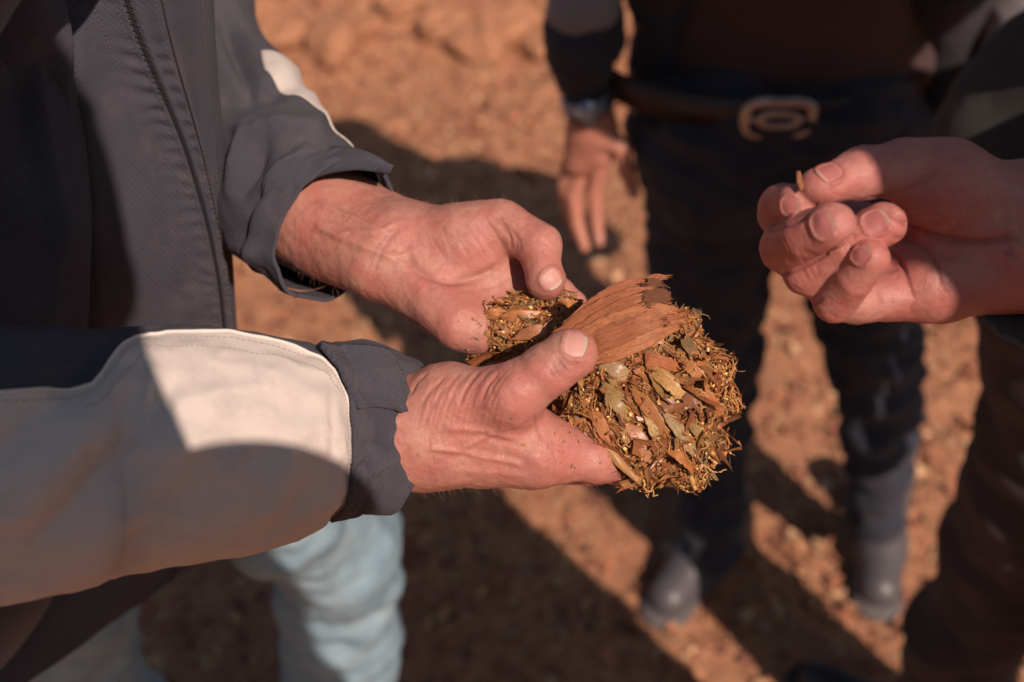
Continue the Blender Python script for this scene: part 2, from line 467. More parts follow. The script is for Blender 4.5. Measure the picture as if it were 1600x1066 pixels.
link('ground', gm, M['ground'], kind='structure')

# chopped litter lying loose all over the ground
def leaf_mat(name, attr=True, base=None, rough=.6, shine=0.0, stripes=.35):
    t = NT(name); c = t.coord('Object')
    k = t.n('ShaderNodeAttribute', attribute_name='col').outputs['Color'] if attr else t.mix(0, base, base)
    n1 = t.noise(c, 350, 4, .7)
    k = t.mix(t.math('MULTIPLY', t.ramp(n1, [(.35, (1, 1, 1)), (.55, (0, 0, 0))]), .35), k, (.16, .065, .025))
    m = t.coord('UV', (1, 1, 1)); s = t.n('ShaderNodeSeparateXYZ', i_0=m)
    wv = t.noise(t.coord('UV', (3, 90, 1)), 1, 3, .6)
    nb = t.bump(wv, .0006, .9); nb = t.bump(n1, .0007, .9, nb)
    k = t.mix(t.math('MULTIPLY', t.ramp(wv, [(.42, (1, 1, 1)), (.6, (0, 0, 0))]), stripes), k, (.13, .05, .02))
    return t.out(k, t.math('MULTIPLY_ADD', n1, .5, rough - .3), nb, Coat_Weight=shine, Coat_Roughness=.32, Specular_IOR_Level=.5)
M['litter'] = leaf_mat('loose litter', rough=.8)
def flake(L, W, curl, seed, nu=4, nv=2, torn=False):
    """a torn curled flake lying in xy, long side x; real thickness comes from its underside"""
    r = np.random.default_rng(seed); V = []; UV = []
    bend = r.uniform(-1, 1) * curl; tw = r.uniform(-.5, .5) * curl; cup = r.uniform(.2, 1) * curl
    edge0 = .6 + .4 * r.random(nu + 1); edge1 = .6 + .4 * r.random(nu + 1)
    sh = r.uniform(-.5, .5)
    for i in range(nu + 1):
        x = (i / nu - .5); ends = (1 - .55 * abs(2 * x) ** 3) if not torn else (1 - .8 * max(0, 2 * x) ** 3) * r.uniform(.8, 1.15)
        for j in range(nv + 1):
            y = (j / nv - .5) * 2; e = (edge0 if y < 0 else edge1)[i]
            yy = y * W / 2 * e * ends; xx = x * L + (r.uniform(-.13, .13) if torn else r.uniform(-.06, .06)) * L * (1 if i in (0, nu) else .3) + (sh * y * W * .5 if torn else 0)
            zz = bend * (x * x) * L * 1.6 + cup * (abs(y) ** 2) * W * .5 + tw * x * y * W
            V.append((xx, yy, zz)); UV.append((x + .5 + seed * .37, y * .5 + seed * .71))
    F = [(i * (nv + 1) + j, (i + 1) * (nv + 1) + j, (i + 1) * (nv + 1) + j + 1, i * (nv + 1) + j + 1) for i in range(nu) for j in range(nv)]
    return np.array(V), F, np.array(UV)
def scatter_mesh(name, places, cols, sizes, curl, mat, parent=None, kind='stuff', lib=24, wf=1.0, **kw):
    """joins many flakes: places = (point, 3x3 frame)"""
    base = [flake(1, (.45 + .5 * random.random()) * wf, curl, s, 3, 1, wf < 1) for s in range(lib)]
    VV = []; FF = []; UU = []; CC = []; b = 0
    for i, (p, fr) in enumerate(places):
        v, f, uv = base[i % lib]; q = (v * sizes[i]) @ fr.T + p
        VV.append(q); FF += [tuple(a + b for a in g) for g in f]; UU.append(uv); CC.append(np.repeat(cols[i][None], len(v), 0)); b += len(v)
    me = mesh(name, np.vstack(VV), FF, True, np.vstack(UU)); fcol(me, 'col', np.vstack(CC))
    return link(name, me, mat, parent, kind=kind, **kw)
def frame_dir(n, d, tilt=0.0, rng=RNG):
    n = np.asarray(n, float) + rng.normal(0, 1, 3) * tilt; n /= np.linalg.norm(n)
    x = np.asarray(d, float) - n * (np.asarray(d, float) @ n); x /= np.linalg.norm(x) + 1e-9; return np.stack([x, np.cross(n, x), n], 1)
def frame(n, roll, tilt=0.0, rng=RNG):
    n = np.asarray(n, float) + rng.normal(0, 1, 3) * tilt; n /= np.linalg.norm(n)
    a = np.cross(n, [.2, .4, .9]); a /= np.linalg.norm(a); b = np.cross(n, a)
    x = a * math.cos(roll) + b * math.sin(roll); return np.stack([x, np.cross(n, x), n], 1)
PAL_G = np.array([(.54, .25, .13), (.60, .33, .17), (.42, .16, .09), (.24, .09, .06), (.70, .45, .25), (.48, .19, .10)])
n = 26000
gxx = RNG.uniform(-1.6, 1.6, n); gyy = .85 + 3.3 * RNG.random(n) ** 1.15
gz = ground_z(gxx, gyy)
pl = [(np.array([gxx[i], gyy[i], gz[i] + .003]), frame((0, 0, 1), RNG.uniform(0, 6.28), .35)) for i in range(n)]
cols = PAL_G[RNG.integers(0, 6, n)] * RNG.uniform(.7, 1.25, (n, 1))
n2 = 500
for q in range(n2):
    i = n - 1 - q; cols[i] = (.78, .52, .30) if q % 3 else (.12, .045, .03)
scatter_mesh('ground_litter', pl, cols, .009 + .026 * RNG.random(n) ** 2.5, 1.0, M['litter'])

# soil clods on the bank at the back
def clod_mesh(seed, r):
    V, Q = SDF().ell((0, 0, 0), (r, r * .8, r * .6), .01).ell((r * .5, .2 * r, -.1 * r), (r * .6, r * .6, r * .45), r * .2).build(r / 7)
    N = vnormals(V, Q); V = V + N * (fbm(V + seed * 3.1, 9 / (r / .1), seed, 4) * r * .36)[:, None]
    return mesh('soil_clod', V, Q)
clods = [clod_mesh(i, .1) for i in range(4)]
spots = [(425, 25, 1.25), (520, 35, 1.5), (575, 12, .8), (470, 62, .5), (690, 20, 1.3), (745, 38, 1.4), (800, 12, 1.5), (845, 45, .8), (620, -10, 1.2), (395, -8, 1.1), (655, 55, .5), (905, 8, .9)]
words = ['large orange clod on the bank beside the far sleeve', 'largest orange clod of the left cluster on the bank behind', 'small clod right of the left cluster on the bank behind', 'tiny clod below the left cluster on the bank behind',
         'rounded clod at the left end of the right cluster on the bank', 'middle clod of the right cluster on the bank behind', 'large clod at the top of the right cluster on the bank', 'small clod below the right cluster near the dark sleeve',
         'clod at the top edge between the two clusters on the bank', 'clod at the top edge beside the jacket on the bank', 'tiny lone clod in the open between the two clusters', 'clod at the top edge partly behind the dark sleeve of the man in back']
for i, (x, y, s) in enumerate(spots):
    g = G(x, y, .1); me = clods[i % 4]
    o = link('soil_clod', me, M['ground'], label=words[i], cat='clod', group='soil clods on the bank behind')
    z = float(ground_z(np.array([g[0]]), np.array([g[1]]))[0])
    s *= .8; o.location = (g[0], g[1], z + .03 * s); o.scale = (s, s, s); o.rotation_euler = (0, 0, i * 1.7)

# ------------------------------------------------------------------ cloth tubes and sheets
class Tube:
    """a sleeve: rows of (px, py, depth, half width in px at that depth, depth/width ratio)"""
    def __init__(s, rows):
        rows = np.array(rows, float); n = 60 * (len(rows) - 1) + 1
        q = spline(rows, n); s.sv = np.linspace(0, len(rows) - 1, n); s.rows = rows
        s.C = np.array([P(a[0], a[1], a[2]) for a in q]); s.A = q[:, 3] * q[:, 2] / FPX; s.B = s.A * q[:, 4]
        T = np.gradient(s.C, axis=0); T /= np.linalg.norm(T, axis=1)[:, None]
        vw = s.C - np.array([0, 0, CAM_H]); vw /= np.linalg.norm(vw, axis=1)[:, None]
        S = np.cross(T, vw); S /= np.linalg.norm(S, axis=1)[:, None]; s.T, s.S, s.W = T, S, np.cross(T, S)
        s.L = np.concatenate([[0], np.cumsum(np.linalg.norm(np.diff(s.C, axis=0), axis=1))])
    def at(s, sv, u, off=0, fold=None):
        f = lambda X: np.stack([np.interp(sv, s.sv, X[:, i]) for i in range(3)], -1)
        C, S, W = f(s.C), f(s.S), f(s.W); A, B = np.interp(sv, s.sv, s.A), np.interp(sv, s.sv, s.B)
        ur = np.radians(u); cu, su = np.cos(ur), np.sin(ur)
        p = C + S * (A * cu)[..., None] + W * (B * su)[..., None]
        nrm = S * (cu / A)[..., None] + W * (su / B)[..., None]; nrm /= np.linalg.norm(nrm, axis=-1)[..., None]
        d = off
        if fold is not None: d = d + fold(p, sv, u, su)
        p = p + nrm * (d[..., None] if np.ndim(d) else d)
        uv = np.stack([ur * A.mean(), np.interp(sv, s.sv, s.L)], -1)
        return p, uv
    def patch(s, name, s0, s1, u0, u1, ns, nu, mat, parent, off=0, fold=None, thick=0, kind=None, offf=None):
        sv = np.linspace(s0, s1, ns)[:, None] * np.ones(nu); k = np.linspace(0, 1, nu)
        a = np.interp(sv[:, 0], *zip(*u0)) if not np.isscalar(u0) else np.full(ns, u0)
        b = np.interp(sv[:, 0], *zip(*u1)) if not np.isscalar(u1) else np.full(ns, u1)
        u = a[:, None] + (b - a)[:, None] * k
        p, uv = s.at(sv, u, off, fold)
        F = [(i * nu + j, (i + 1) * nu + j, (i + 1) * nu + j + 1, i * nu + j + 1) for i in range(ns - 1) for j in range(nu - 1)]
        o = link(name, mesh(name, p.reshape(-1, 3), F, True, uv.reshape(-1, 2)), mat, parent, kind)
        if thick:
            m = o.modifiers.new('thick', 'SOLIDIFY'); m.thickness = thick; m.offset = -1
        return o
def stitches(name, pts_fn, n, mat, parent, r=.00025, gap=.4):
    """dashes along a curve: pts_fn(t in 0..1) -> points"""
    t = np.linspace(0, 1, n * 2 + 1); V = []; F = []
    for i in range(n):
        a = t[2 * i]; b = t[2 * i + 1] + (t[1] - t[0]) * gap * .5
        pts = pts_fn(np.linspace(a, b, 3)); tube_mesh(V, F, pts, r, 4)
    return link(name, mesh(name, V, F), mat, parent, kind='stuff')
def ridges(p, su, RL, front=True):
    """soft folds: list of (x0,y0,x1,y1,width,amp) given where they lie on the cloth"""
    x, y, _ = proj(p); d = np.zeros(np.shape(x))
    for (x0, y0, x1, y1, wd, am) in RL:
        dx, dy = x1 - x0, y1 - y0; L = dx * dx + dy * dy
        t = np.clip(((x - x0) * dx + (y - y0) * dy) / L, 0, 1)
        # taper towards both ends
        q = np.hypot(x - x0 - dx * t, y - y0 - dy * t); tt = np.clip(((x - x0) * dx + (y - y0) * dy) / L, -.2, 1.2)
        d = d + am * np.exp(-(q / wd) ** 2) * np.clip(1.15 - np.abs(tt - .5) * 1.3, 0, 1)
    return d * (np.clip(su * 3 + .3, 0, 1) if front else 1)

# ================================================================== PERSON A : the man holding the handful
A = empty('person', (-.34, .60, 0), 'man in a charcoal jacket with pale grey sleeve panels holding the clump in both hands', 'person')
# --- near sleeve
RS = Tube([(-420, 745, .465, 228, .9), (-200, 740, .485, 222, .9), (0, 731, .505, 214, .9), (150, 708, .53, 197, .92), (300, 697, .55, 189, .95),
           (450, 680, .572, 158, .95), (512, 674, .582, 134, .9), (565, 672, .59, 122, .85), (626, 682, .60, 112, .82)])
US = Tube([(-150, -420, .50, 240, .7), (-165, -150, .53, 265, .65), (-180, 120, .555, 290, .6), (-195, 380, .575, 308, .6), (-200, 600, .595, 310, .6), (-200, 780, .61, 290, .6)])
NF = [(205, 560, 30, 830, 34, .0035), (330, 640, 120, 900, 34, .004), (150, 560, -60, 760, 30, -.006), (270, 600, 60, 860, 18, -.004), (210, 575, 262, 640, 12, -.004), (240, 560, 215, 700, 10, .003),
      (470, 660, 400, 840, 22, .002), (440, 560, 360, 660, 14, .0012), (330, 545, 320, 620, 8, -.0010), (400, 550, 410, 610, 7, -.0008), (520, 600, 520, 760, 7, -.0015), (-20, 300, 110, 420, 40, .004), (60, 120, 90, 500, 14, .003),
      (560, 740, 640, 700, 8, .0015), (530, 580, 560, 680, 7, .0012), (260, 520, 480, 530, 7, .0012), (480, 760, 420, 830, 10, -.002)]
def fold_near(p, sv, u, su):
    q = np.stack([sv * .35, u / 90.0, sv * 0], -1)
    return ridges(p, su, NF) + (fbm(q, 1.6, 4, 3) * .0036 + np.abs(fbm(q, 4.5, 14, 2)) * -.0022) * np.clip((7.9 - sv) / 1.2, .18, 1) + vnoise(p, 160, 3) * .00035
sx = lambda x: float(np.interp(x, [-200, 0, 150, 300, 450, 512, 565, 626], [1, 2, 3, 4, 5, 6, 7, 8]))
bound = [(0, 64), (sx(-60), 59), (sx(0), 58), (sx(60), 58), (sx(110), 59), (sx(135), 54), (sx(175), 41), (sx(225), 27), (sx(300), 27), (sx(400), 30), (sx(450), 33), (sx(478), 40), (sx(498), 55), (sx(507), 74), (sx(512), 95), (sx(514), 150), (sx(515), 200)]
cuff_s = sx(515)
RS.patch('pale_sleeve_panel', 0, cuff_s, bound, 235, 300, 150, M['grey'], A, 0, fold_near)
RS.patch('upper_sleeve', 0, cuff_s, 235 - 360, [(a, b + 1) for a, b in bound], 300, 200, M['navy'], A, .0005, fold_near)
US.patch('upper_arm_sleeve', 0, 5, -180, 180, 200, 180, M['navy'], A, 0, lambda p, sv, u, su: ridges(p, su, [(60, 30, 85, 500, 12, .005), (-20, 250, 105, 380, 40, .004), (20, 60, 60, 300, 20, -.004)]) + fbm(np.stack([sv * .5, u / 50.0, sv * 0 + 2], -1), 1.5, 7, 3) * .005)
RS.patch('sleeve_cuff', sx(506), 8, -180, 180, 80, 200, M['navy'], A, .0016, fold_near, .0022)
# pale piping between the two colours
tt = np.linspace(0, 1, 260); bs = np.array(bound); cum = np.concatenate([[0], np.cumsum(np.hypot(np.diff(bs[:, 0]) * 4, np.diff(bs[:, 1]) / 14))]); cum /= cum[-1]
def bcurve(t, du=0, off=.0012):
    s_, u_ = np.interp(t, cum, bs[:, 0]), np.interp(t, cum, bs[:, 1]); ds = np.clip((u_ - 45) / 60, 0, 1) * -du / 60
    return RS.at(s_ + ds, u_ + du * (1 - np.clip((u_ - 45) / 60, 0, 1)), off, fold_near)[0]
V, F = [], []; tube_mesh(V, F, bcurve(tt, .9, .0004), .0008, 8); link('piping', mesh('piping', V, F), M['piping'], A)
stitches('seam_stitches', lambda t: bcurve(t * .8 + .15, 6, .0005), 120, M['thread'], A)
stitches('seam_stitches', lambda t: bcurve(t * .6 + .3, 15, .0005), 100, M['thread'], A)
stitches('cuff_stitches', lambda t: RS.at(7.72 + 0 * t, 8 + 160 * t, .002, fold_near)[0], 70, M['thread_dark'], A, .0002)
stitches('cuff_stitches', lambda t: RS.at(sx(521) + 0 * t, 50 + 110 * t, .0021, fold_near)[0], 55, M['thread_dark'], A, .0002)
# cuff tab with its velcro
def quad_on(T, corners, n, m):
    c = np.array(corners, float); a = np.linspace(0, 1, n)[:, None, None]; b = np.linspace(0, 1, m)[None, :, None]
    return (c[0] * (1 - a) * (1 - b) + c[1] * a * (1 - b) + c[2] * a * b + c[3] * (1 - a) * b)
def px_to_su(T, px, py, s_lo, s_hi):
    S_, U_ = np.meshgrid(np.linspace(s_lo, s_hi, 160), np.linspace(2, 178, 160), indexing='ij')
    x, y, _ = proj(T.at(S_, U_)[0]); i = np.argmin((x - px) ** 2 + (y - py) ** 2); return S_.ravel()[i], U_.ravel()[i]
def tab(T, name, pts, s_lo, s_hi, mat, off, thick, fold, parent, n=26, m=20, lift=None):
    c = [px_to_su(T, x, y, s_lo, s_hi) for x, y in pts]; q = quad_on(T, c, n, m)
    e = np.minimum.reduce([np.linspace(0, 1, n)[:, None] * np.ones(m), np.linspace(1, 0, n)[:, None] * np.ones(m), np.linspace(0, 1, m)[None] * np.ones((n, 1)), np.linspace(1, 0, m)[None] * np.ones((n, 1))])
    of = off - .0007 * np.exp(-((e - .09) / .035) ** 2) + (0 if lift is None else lift(np.linspace(0, 1, n)[:, None], np.linspace(0, 1, m)[None]))
    p, uv = T.at(q[..., 0], q[..., 1], 0, fold); p2, _ = T.at(q[..., 0], q[..., 1], .01, fold); nn = (p2 - p) / .01
    p = p + nn * of[..., None]
    F = [(i * m + j, (i + 1) * m + j, (i + 1) * m + j + 1, i * m + j + 1) for i in range(n - 1) for j in range(m - 1)]
    me = mesh(name, p.reshape(-1, 3), F, True, uv.reshape(-1, 2)); o = link(name, me, mat, parent)
    N = vnormals(p.reshape(-1, 3), np.array(F)); md = o.modifiers.new('thick', 'SOLIDIFY'); md.thickness = thick
    md.offset = -1 if (N * nn.reshape(-1, 3)).sum() > 0 else 1
    return o, c
o, c4 = tab(RS, 'cuff_tab', [(500, 551), (560, 642), (640, 648), (600, 566)], 5.4, 8, M['navy'], .0078, .0034, fold_near, A)
tab(RS, 'velcro_patch', [(584, 650), (586, 662), (636, 664), (636, 650)], 7, 8, M['velcro'], .0034, .0008, fold_near, A, 10, 6)
def tabline(t):
    c = np.array(c4); m_ = c.mean(0); c = m_ + (c - m_) * .86
    seg = np.array([c[0], c[1], c[2], c[3]]); q = np.stack([np.interp(t * 3, range(4), seg[:, 0]), np.interp(t * 3, range(4), seg[:, 1])], 1)
    return RS.at(q[:, 0], q[:, 1], .0078, fold_near)[0]
stitches('tab_stitches', tabline, 60, M['thread_dark'], A, .0002)

# --- far sleeve
LS = Tube([(150, -420, .84, 150, 1), (215, -220, .85, 135, 1), (262, -60, .86, 122, 1), (300, 60, .85, 108, 1), (345, 160, .81, 112, 1), (400, 245, .755, 120, 1), (455, 312, .705, 120, 1), (500, 345, .68, 118, .85), (527, 362, .662, 112, .8)])
FF_ = [(380, 60, 500, 180, 16, .005), (345, 150, 470, 140, 14, -.006), (350, 215, 500, 200, 16, .006), (420, 215, 380, 300, 12, -.004), (385, 190, 365, 300, 12, .005), (440, 250, 400, 420, 14, .003), (480, 235, 420, 300, 10, .003), (350, 30, 390, 130, 14, -.007), (395, 330, 440, 300, 10, -.003), (360, 380, 430, 400, 14, .004), (465, 300, 440, 400, 8, -.0015), (390, 205, 330, 250, 10, -.004)]
def fold_far(p, sv, u, su):
    q = np.stack([sv * .5, u / 80.0, sv * 0 + 4], -1)
    return ridges(p, su, FF_) * 1.5 + fbm(q, 1.9, 8, 3) * .003
LS.patch('sleeve', 0, 7.2, -180, 180, 220, 160, M['navy'], A, 0, fold_far)
LS.patch('sleeve_cuff', 7.12, 8, -180, 180, 46, 160, M['navy_dark'] if 0 else M['navy'], A, .0012, fold_far, .0022)
LS.patch('pale_sleeve_panel', 4.45, 6.1, [(4.45, 44), (4.8, 48), (5.2, 40), (5.7, 18), (6.1, 0)], [(4.45, -14), (6.1, -30)], 60, 30, M['grey'], A, .0016, fold_far, .001)
# raised lap on top of the far cuff
lap = [(455, 290), (500, 232), (560, 236), (612, 266)]
V = []; n = 20
for i in range(n + 1):
    a = i / n
    top = spline([(478, 250, .672), (520, 232, .668), (570, 238, .655), (614, 262, .648)], n + 1)[i]; bot = spline([(462, 300, .652), (500, 274, .648), (555, 266, .645), (610, 270, .645)], n + 1)[i]
    for j in range(9):
        q = top * (1 - j / 8) + bot * j / 8; V.append(P(q[0], q[1] - 3 * math.sin(j / 8 * math.pi), q[2] - .004 * math.sin(j / 8 * math.pi)))
F = [(i * 9 + j, (i + 1) * 9 + j, (i + 1) * 9 + j + 1, i * 9 + j + 1) for i in range(n) for j in range(8)]
o = link('cuff_tab', mesh('cuff_tab', V, F, True, np.array([(v[0], v[1]) for v in V])), M['navy'], A); md = o.modifiers.new('thick', 'SOLIDIFY'); md.thickness = .0025; md.offset = 0
stitches('seam_stitches', lambda t: LS.at(7.25 + 0 * t, 20 + 140 * t, .002, fold_far)[0], 40, M['thread_dark'], A)

# --- jacket body
ys = [-488, -200, 42, 250, 471, 717, 880]
dz = [.496, .555, .603, .662, .73, .83, .90]
zipx = [60, 140, 212, 295, 346, 352, 262]; edg = [320, 326, 334, 350, 368, 372, 300]
rows = []
for i, y in enumerate(ys):
    z, e, d = zipx[i], edg[i], dz[i]
    r = [(-700, y, d + .02), (-420, y, d - .09), (-150, y, d - .10), (40, y, d - .075), (z - 75, y, d - .028), (z, y, d - .012), ((z + e) / 2, y, d - .008), (e - 14, y, d - .003), (e, y, d + .012), (e - 12, y, d + .035), (e - 80, y, d + .10), (e - 250, y, d + .16), (e - 500, y, d + .18)]
    if i == 6: r = [(x_, y + 8 + max(0, 290 - x_) * .72, q) for x_, _, q in r]
    rows.append(r)
def grid_from(rows, nv, nu):
    rows = np.array(rows, float); a = np.stack([spline(rows[i], nu) for i in range(len(rows))]); b = np.stack([spline(a[:, j], nv) for j in range(nu)], 1)
    return b, np.array([[P(*q) for q in r] for r in b])
nv, nu = 300, 12 * 26 + 1
_, W = grid_from(rows, nv, nu)
dv, du = np.gradient(W, axis=0), np.gradient(W, axis=1)
NN = np.cross(du, dv); NN /= np.linalg.norm(NN, axis=2)[..., None]
if (NN[150, 130] @ (W[150, 130] - np.array([0, 0, CAM_H]))) > 0: NN = -NN
px_, py_, _ = proj(W)
cidx = np.linspace(0, 12, nu)[None] * np.ones((nv, 1))
lenv = np.concatenate([np.zeros((1, nu)), np.cumsum(np.linalg.norm(np.diff(W, axis=0), axis=2), 0)]); lenu = np.concatenate([np.zeros((nv, 1)), np.cumsum(np.linalg.norm(np.diff(W, axis=1), axis=2), 1)], 1)
lv = lenv[:, 130:131] * np.ones((1, nu))
pk = np.sin(2 * math.pi * lv / .0105 + 2.5 * vnoise(W, 60, 2)) * (.5 + .5 * vnoise(W, 40, 5))
disp = pk * .0015 * (np.exp(-((cidx - 4.66) / .2) ** 2) + .8 * np.exp(-((cidx - 5.45) / .22) ** 2) + .2 * np.exp(-((cidx - 4.25) / .15) ** 2))
disp += -.0018 * np.exp(-((cidx - 5.0) / .05) ** 2) + .0012 * np.exp(-((cidx - 5.16) / .09) ** 2) + .0009 * np.exp(-((cidx - 4.86) / .07) ** 2)
disp += -.0016 * np.exp(-((cidx - 5.75) / .045) ** 2) + .0012 * np.exp(-((cidx - 5.86) / .07) ** 2) - .0008 * np.exp(-((cidx - 6.8) / .04) ** 2)
disp += fbm(np.stack([lenu * 1.0, lv * .35, lv * 0], -1), 13, 6, 3) * .0045 * np.clip((6.2 - cidx) / 2, .15, 1)
disp += ridges(W, np.ones_like(px_), [(116, -40, 138, 520, 9, -.009), (96, -40, 112, 520, 14, .006), (235, 120, 262, 400, 9, -.0012), (205, 160, 300, 480, 13, .002), (60, 0, 120, 120, 30, .004), (300, 20, 330, 480, 8, .001)], False)
W2 = W + NN * disp[..., None]
uvT = np.stack([lenu, lv], -1)
def sheet(name, c0, c1, mat, off=0.0, thick=0):
    j0, j1 = int(round(c0 * 26)), int(round(c1 * 26)); w_ = j1 - j0 + 1
    p = (W2 + NN * off)[:, j0:j1 + 1]; F = [(i * w_ + j, i * w_ + j + 1, (i + 1) * w_ + j + 1, (i + 1) * w_ + j) for i in range(nv - 1) for j in range(w_ - 1)]
    o = link(name, mesh(name, p.reshape(-1, 3), F, True, uvT[:, j0:j1 + 1].reshape(-1, 2)), mat, A); return o
sheet('jacket_front', 0, 5.0, M['navy_twill']); sheet('zip_placket', 5.0, 5.76, M['navy_twill'], .0002); sheet('front_facing', 5.76, 12, M['navy'], .0004)
def tline(ci, off):
    q = np.array([[np.interp(ci, cidx[0], (W2 + NN * off)[i, :, k]) for k in range(3)] for i in range(nv)]); return q
zl = tline(5.0, .0012)
def along(L, t):
    s_ = np.linspace(0, 1, len(L)); return np.stack([np.interp(t, s_, L[:, k]) for k in range(3)], -1)
V, F = [], []
tubeL = zl; tube_mesh(V, F, tubeL, .0012, 8); link('zip_tape', mesh('zip_tape', V, F), M['tape'], A)
V, F = [], []; cum = np.concatenate([[0], np.cumsum(np.linalg.norm(np.diff(zl, axis=0), axis=1))]); 
k_ = 0
for d_ in np.arange(.02, cum[-1] * .62, .0017):
    p = np.array([np.interp(d_, cum, zl[:, j]) for j in range(3)]); i = min(int(np.searchsorted(cum, d_)), nv - 2)
    tz = zl[i + 1] - zl[i]; tz /= np.linalg.norm(tz); nn = NN[i, 130]; sd_ = np.cross(tz, nn); k_ += 1
    s_ = 1 if k_ % 2 else -1
    if k_ < 110: tube_mesh(V, F, [p + nn * .0006 + sd_ * (.0002 * s_), p + nn * .0007 + sd_ * .0023 * s_], .00062, 6)
link('zip_teeth', mesh('zip_teeth', V, F), M['zip'], A, kind='stuff')
for ci, nst in ((4.28, 170), (4.72, 150), (5.62, 150), (5.84, 150), (6.9, 150)):
    L_ = tline(ci, .0004); stitches('jacket_stitches', lambda t: along(L_, .05 + .9 * t), nst, M['thread_dark'], A, .00022)
# --- man A's head and collar, above the frame
s_ = SDF().ell((-.27, .60, 1.70), (.085, .075, .115), .02).cone((-.30, .60, 1.50), (-.28, .60, 1.62), .06, .055, .03).ell((-.19, .60, 1.69), (.018, .012, .02), .02).ell((-.20, .60, 1.645), (.03, .03, .03), .03).ell((-.28, .675, 1.69), (.018, .012, .03), .01).ell((-.28, .525, 1.69), (.018, .012, .03), .01)
V, Q = s_.build(.006); link('head', mesh('head', V, Q), M['skin_b'], A)
M['hair_dark'] = plain('dark hair', (.03, .02, .015), .5, 0, .4, 300, .002)
V, Q = SDF().ell((-.285, .60, 1.735), (.088, .082, .095), .02).build(.007); link('hair', mesh('hair', V, Q), M['hair_dark'], A)
V, Q = SDF().cone((-.33, .38, 1.45), (-.33, .82, 1.45), .075, .075, .05).cone((-.42, .5, 1.3), (-.42, .72, 1.3), .12, .12, .06).cone((-.31, .60, 1.46), (-.30, .60, 1.53), .075, .07, .03).cone((-.44, .5, 1.08), (-.44, .7, 1.08), .12, .12, .06).cone((-.34, .42, 1.46), P(-60, -420, .42), .07, .06, .04).cone((-.34, .80, 1.46), P(150, -420, .84), .07, .06, .04).build(.012)
V = V + vnormals(V, Q) * (fbm(V, 12, 3, 2) * .006)[:, None]
link('jacket_yoke', mesh('jacket_yoke', V, Q), M['navy_dark'], A)
# --- jeans and boots of man A
s_ = SDF().chain([P(325, 690, 1.0), P(528, 850, 1.27), P(533, 1060, 1.53), np.array([-.25, .83, .09])], [.062, .070, .070, .072], .02)
s_.ell(P(40, 680, .98), (.12, .13, .12), .03).cone(P(120, 690, .98), P(325, 690, 1.0), .08, .062, .03)
s_.chain([P(60, 800, 1.0), P(110, 1060, 1.38), np.array([-.50, .80, .09])], [.085, .075, .07], .02)
V, Q = s_.build(.008); N = vnormals(V, Q)
V = V + N * (fbm(V * [1, 1, 1.4], 15, 4, 4) * .011 + np.maximum(0, vnoise(V * [1.6, 1, 2.2], 13, 6)) * .007)[:, None]
link('jeans', mesh('jeans', V, Q), M['jeans'], A)
M['tan'] = plain('tan boot leather', (.30, .16, .08), .7, 0, .25, 40, .002); M['sole'] = plain('rubber sole', (.03, .028, .026), .8)
def shoe(at, ang, mats, parent, L=.29, nm='boot'):
    c_, s2 = math.cos(ang), math.sin(ang); d = np.array([c_, s2, 0]); at = np.asarray(at, float); up = np.array([0, 0, 1.]); sd_ = np.array([-s2, c_, 0])
    q = SDF().cone(at + up * .055 - d * .02, at + up * .05 + d * L * .35, .045, .042, .03).cone(at + up * .05 + d * L * .3, at + up * .042 + d * (L - .10), .044, .038, .03).cone(at + up * .06, at + up * .13, .042, .045, .03)
    V, Q = q.build(.006); V[:, 2] = np.maximum(V[:, 2], at[2] + .022); b = link(nm, mesh(nm, V, Q), mats[0], parent)
    q = SDF().cone(at + up * .018 - d * .025, at + up * .018 + d * L * .3, .05, .043, .02, up, .4).cone(at + up * .018 + d * L * .3, at + up * .018 + d * (L - .09), .043, .047, .02, up, .4)
    V, Q = q.build(.006); link('sole', mesh('sole', V, Q), mats[1], b)
    V, F = [], []
    for i in range(5):
        cpt = at + d * (.05 + i * .027) + up * (.105 - i * .0085)
        tube_mesh(V, F, [cpt - sd_ * .022 - up * .006, cpt + up * .004, cpt + sd_ * .022 - up * .006], .0028, 6)
    link('laces', mesh('laces', V, F), mats[2], b); return b
M['lace'] = plain('pale laces', (.5, .47, .42), .8)
shoe((-.27, .84, 0), .15, (M['tan'], M['sole'], M['lace']), A); shoe((-.52, .80, 0), .3, (M['tan'], M['sole'], M['lace']), A)

# --- right hand of A (near): thumb up over the handful
def I(*q): return P(*q)
nr = SDF()
nr.chain([I(520, 672, .60), I(600, 672, .592), I(665, 668, .588)], [.031, .027, .0262], .01)
nr.cone(I(520, 690, .622), I(665, 690, .612), .026, .0225, .012)
nr.cone(I(665, 650, .588), I(700, 622, .578), .020, .0165, .014)
nr.cone(I(700, 624, .576), I(800, 620, .562), .0158, .0148, .010)          # thumb metacarpal
nr.cone(I(640, 612, .600), I(770, 596, .592), .009, .0075, .010)
nr.cone(I(800, 617, .562), I(858, 577, .557), .0145, .0128, .008)          # proximal phalanx
nr.cone(I(858, 577, .557), I(892, 553, .556), .0130, .0120, .004)
nr.ell(I(889, 555, .5565), (.0125, .0122, .0120), .004)
nr.cone(I(665, 690, .590), I(835, 706, .582), .0235, .0178, .016)          # index metacarpal
nr.cone(I(668, 705, .604), I(832, 722, .602), .0150, .0140, .012)
nr.cone(I(668, 690, .630), I(810, 700, .635), .0170, .0150, .014)
nr.cone(I(668, 680, .650), I(790, 690, .660), .0150, .0140, .014)
nr.cone(I(800, 655, .585), I(868, 690, .585), .0120, .0080, .014)          # web of the thumb
nr.cone(I(838, 707, .582), I(930, 719, .588), .0150, .0115, .010)          # index finger
nr.cone(I(930, 719, .588), I(985, 733, .606), .0112, .0095, .004)
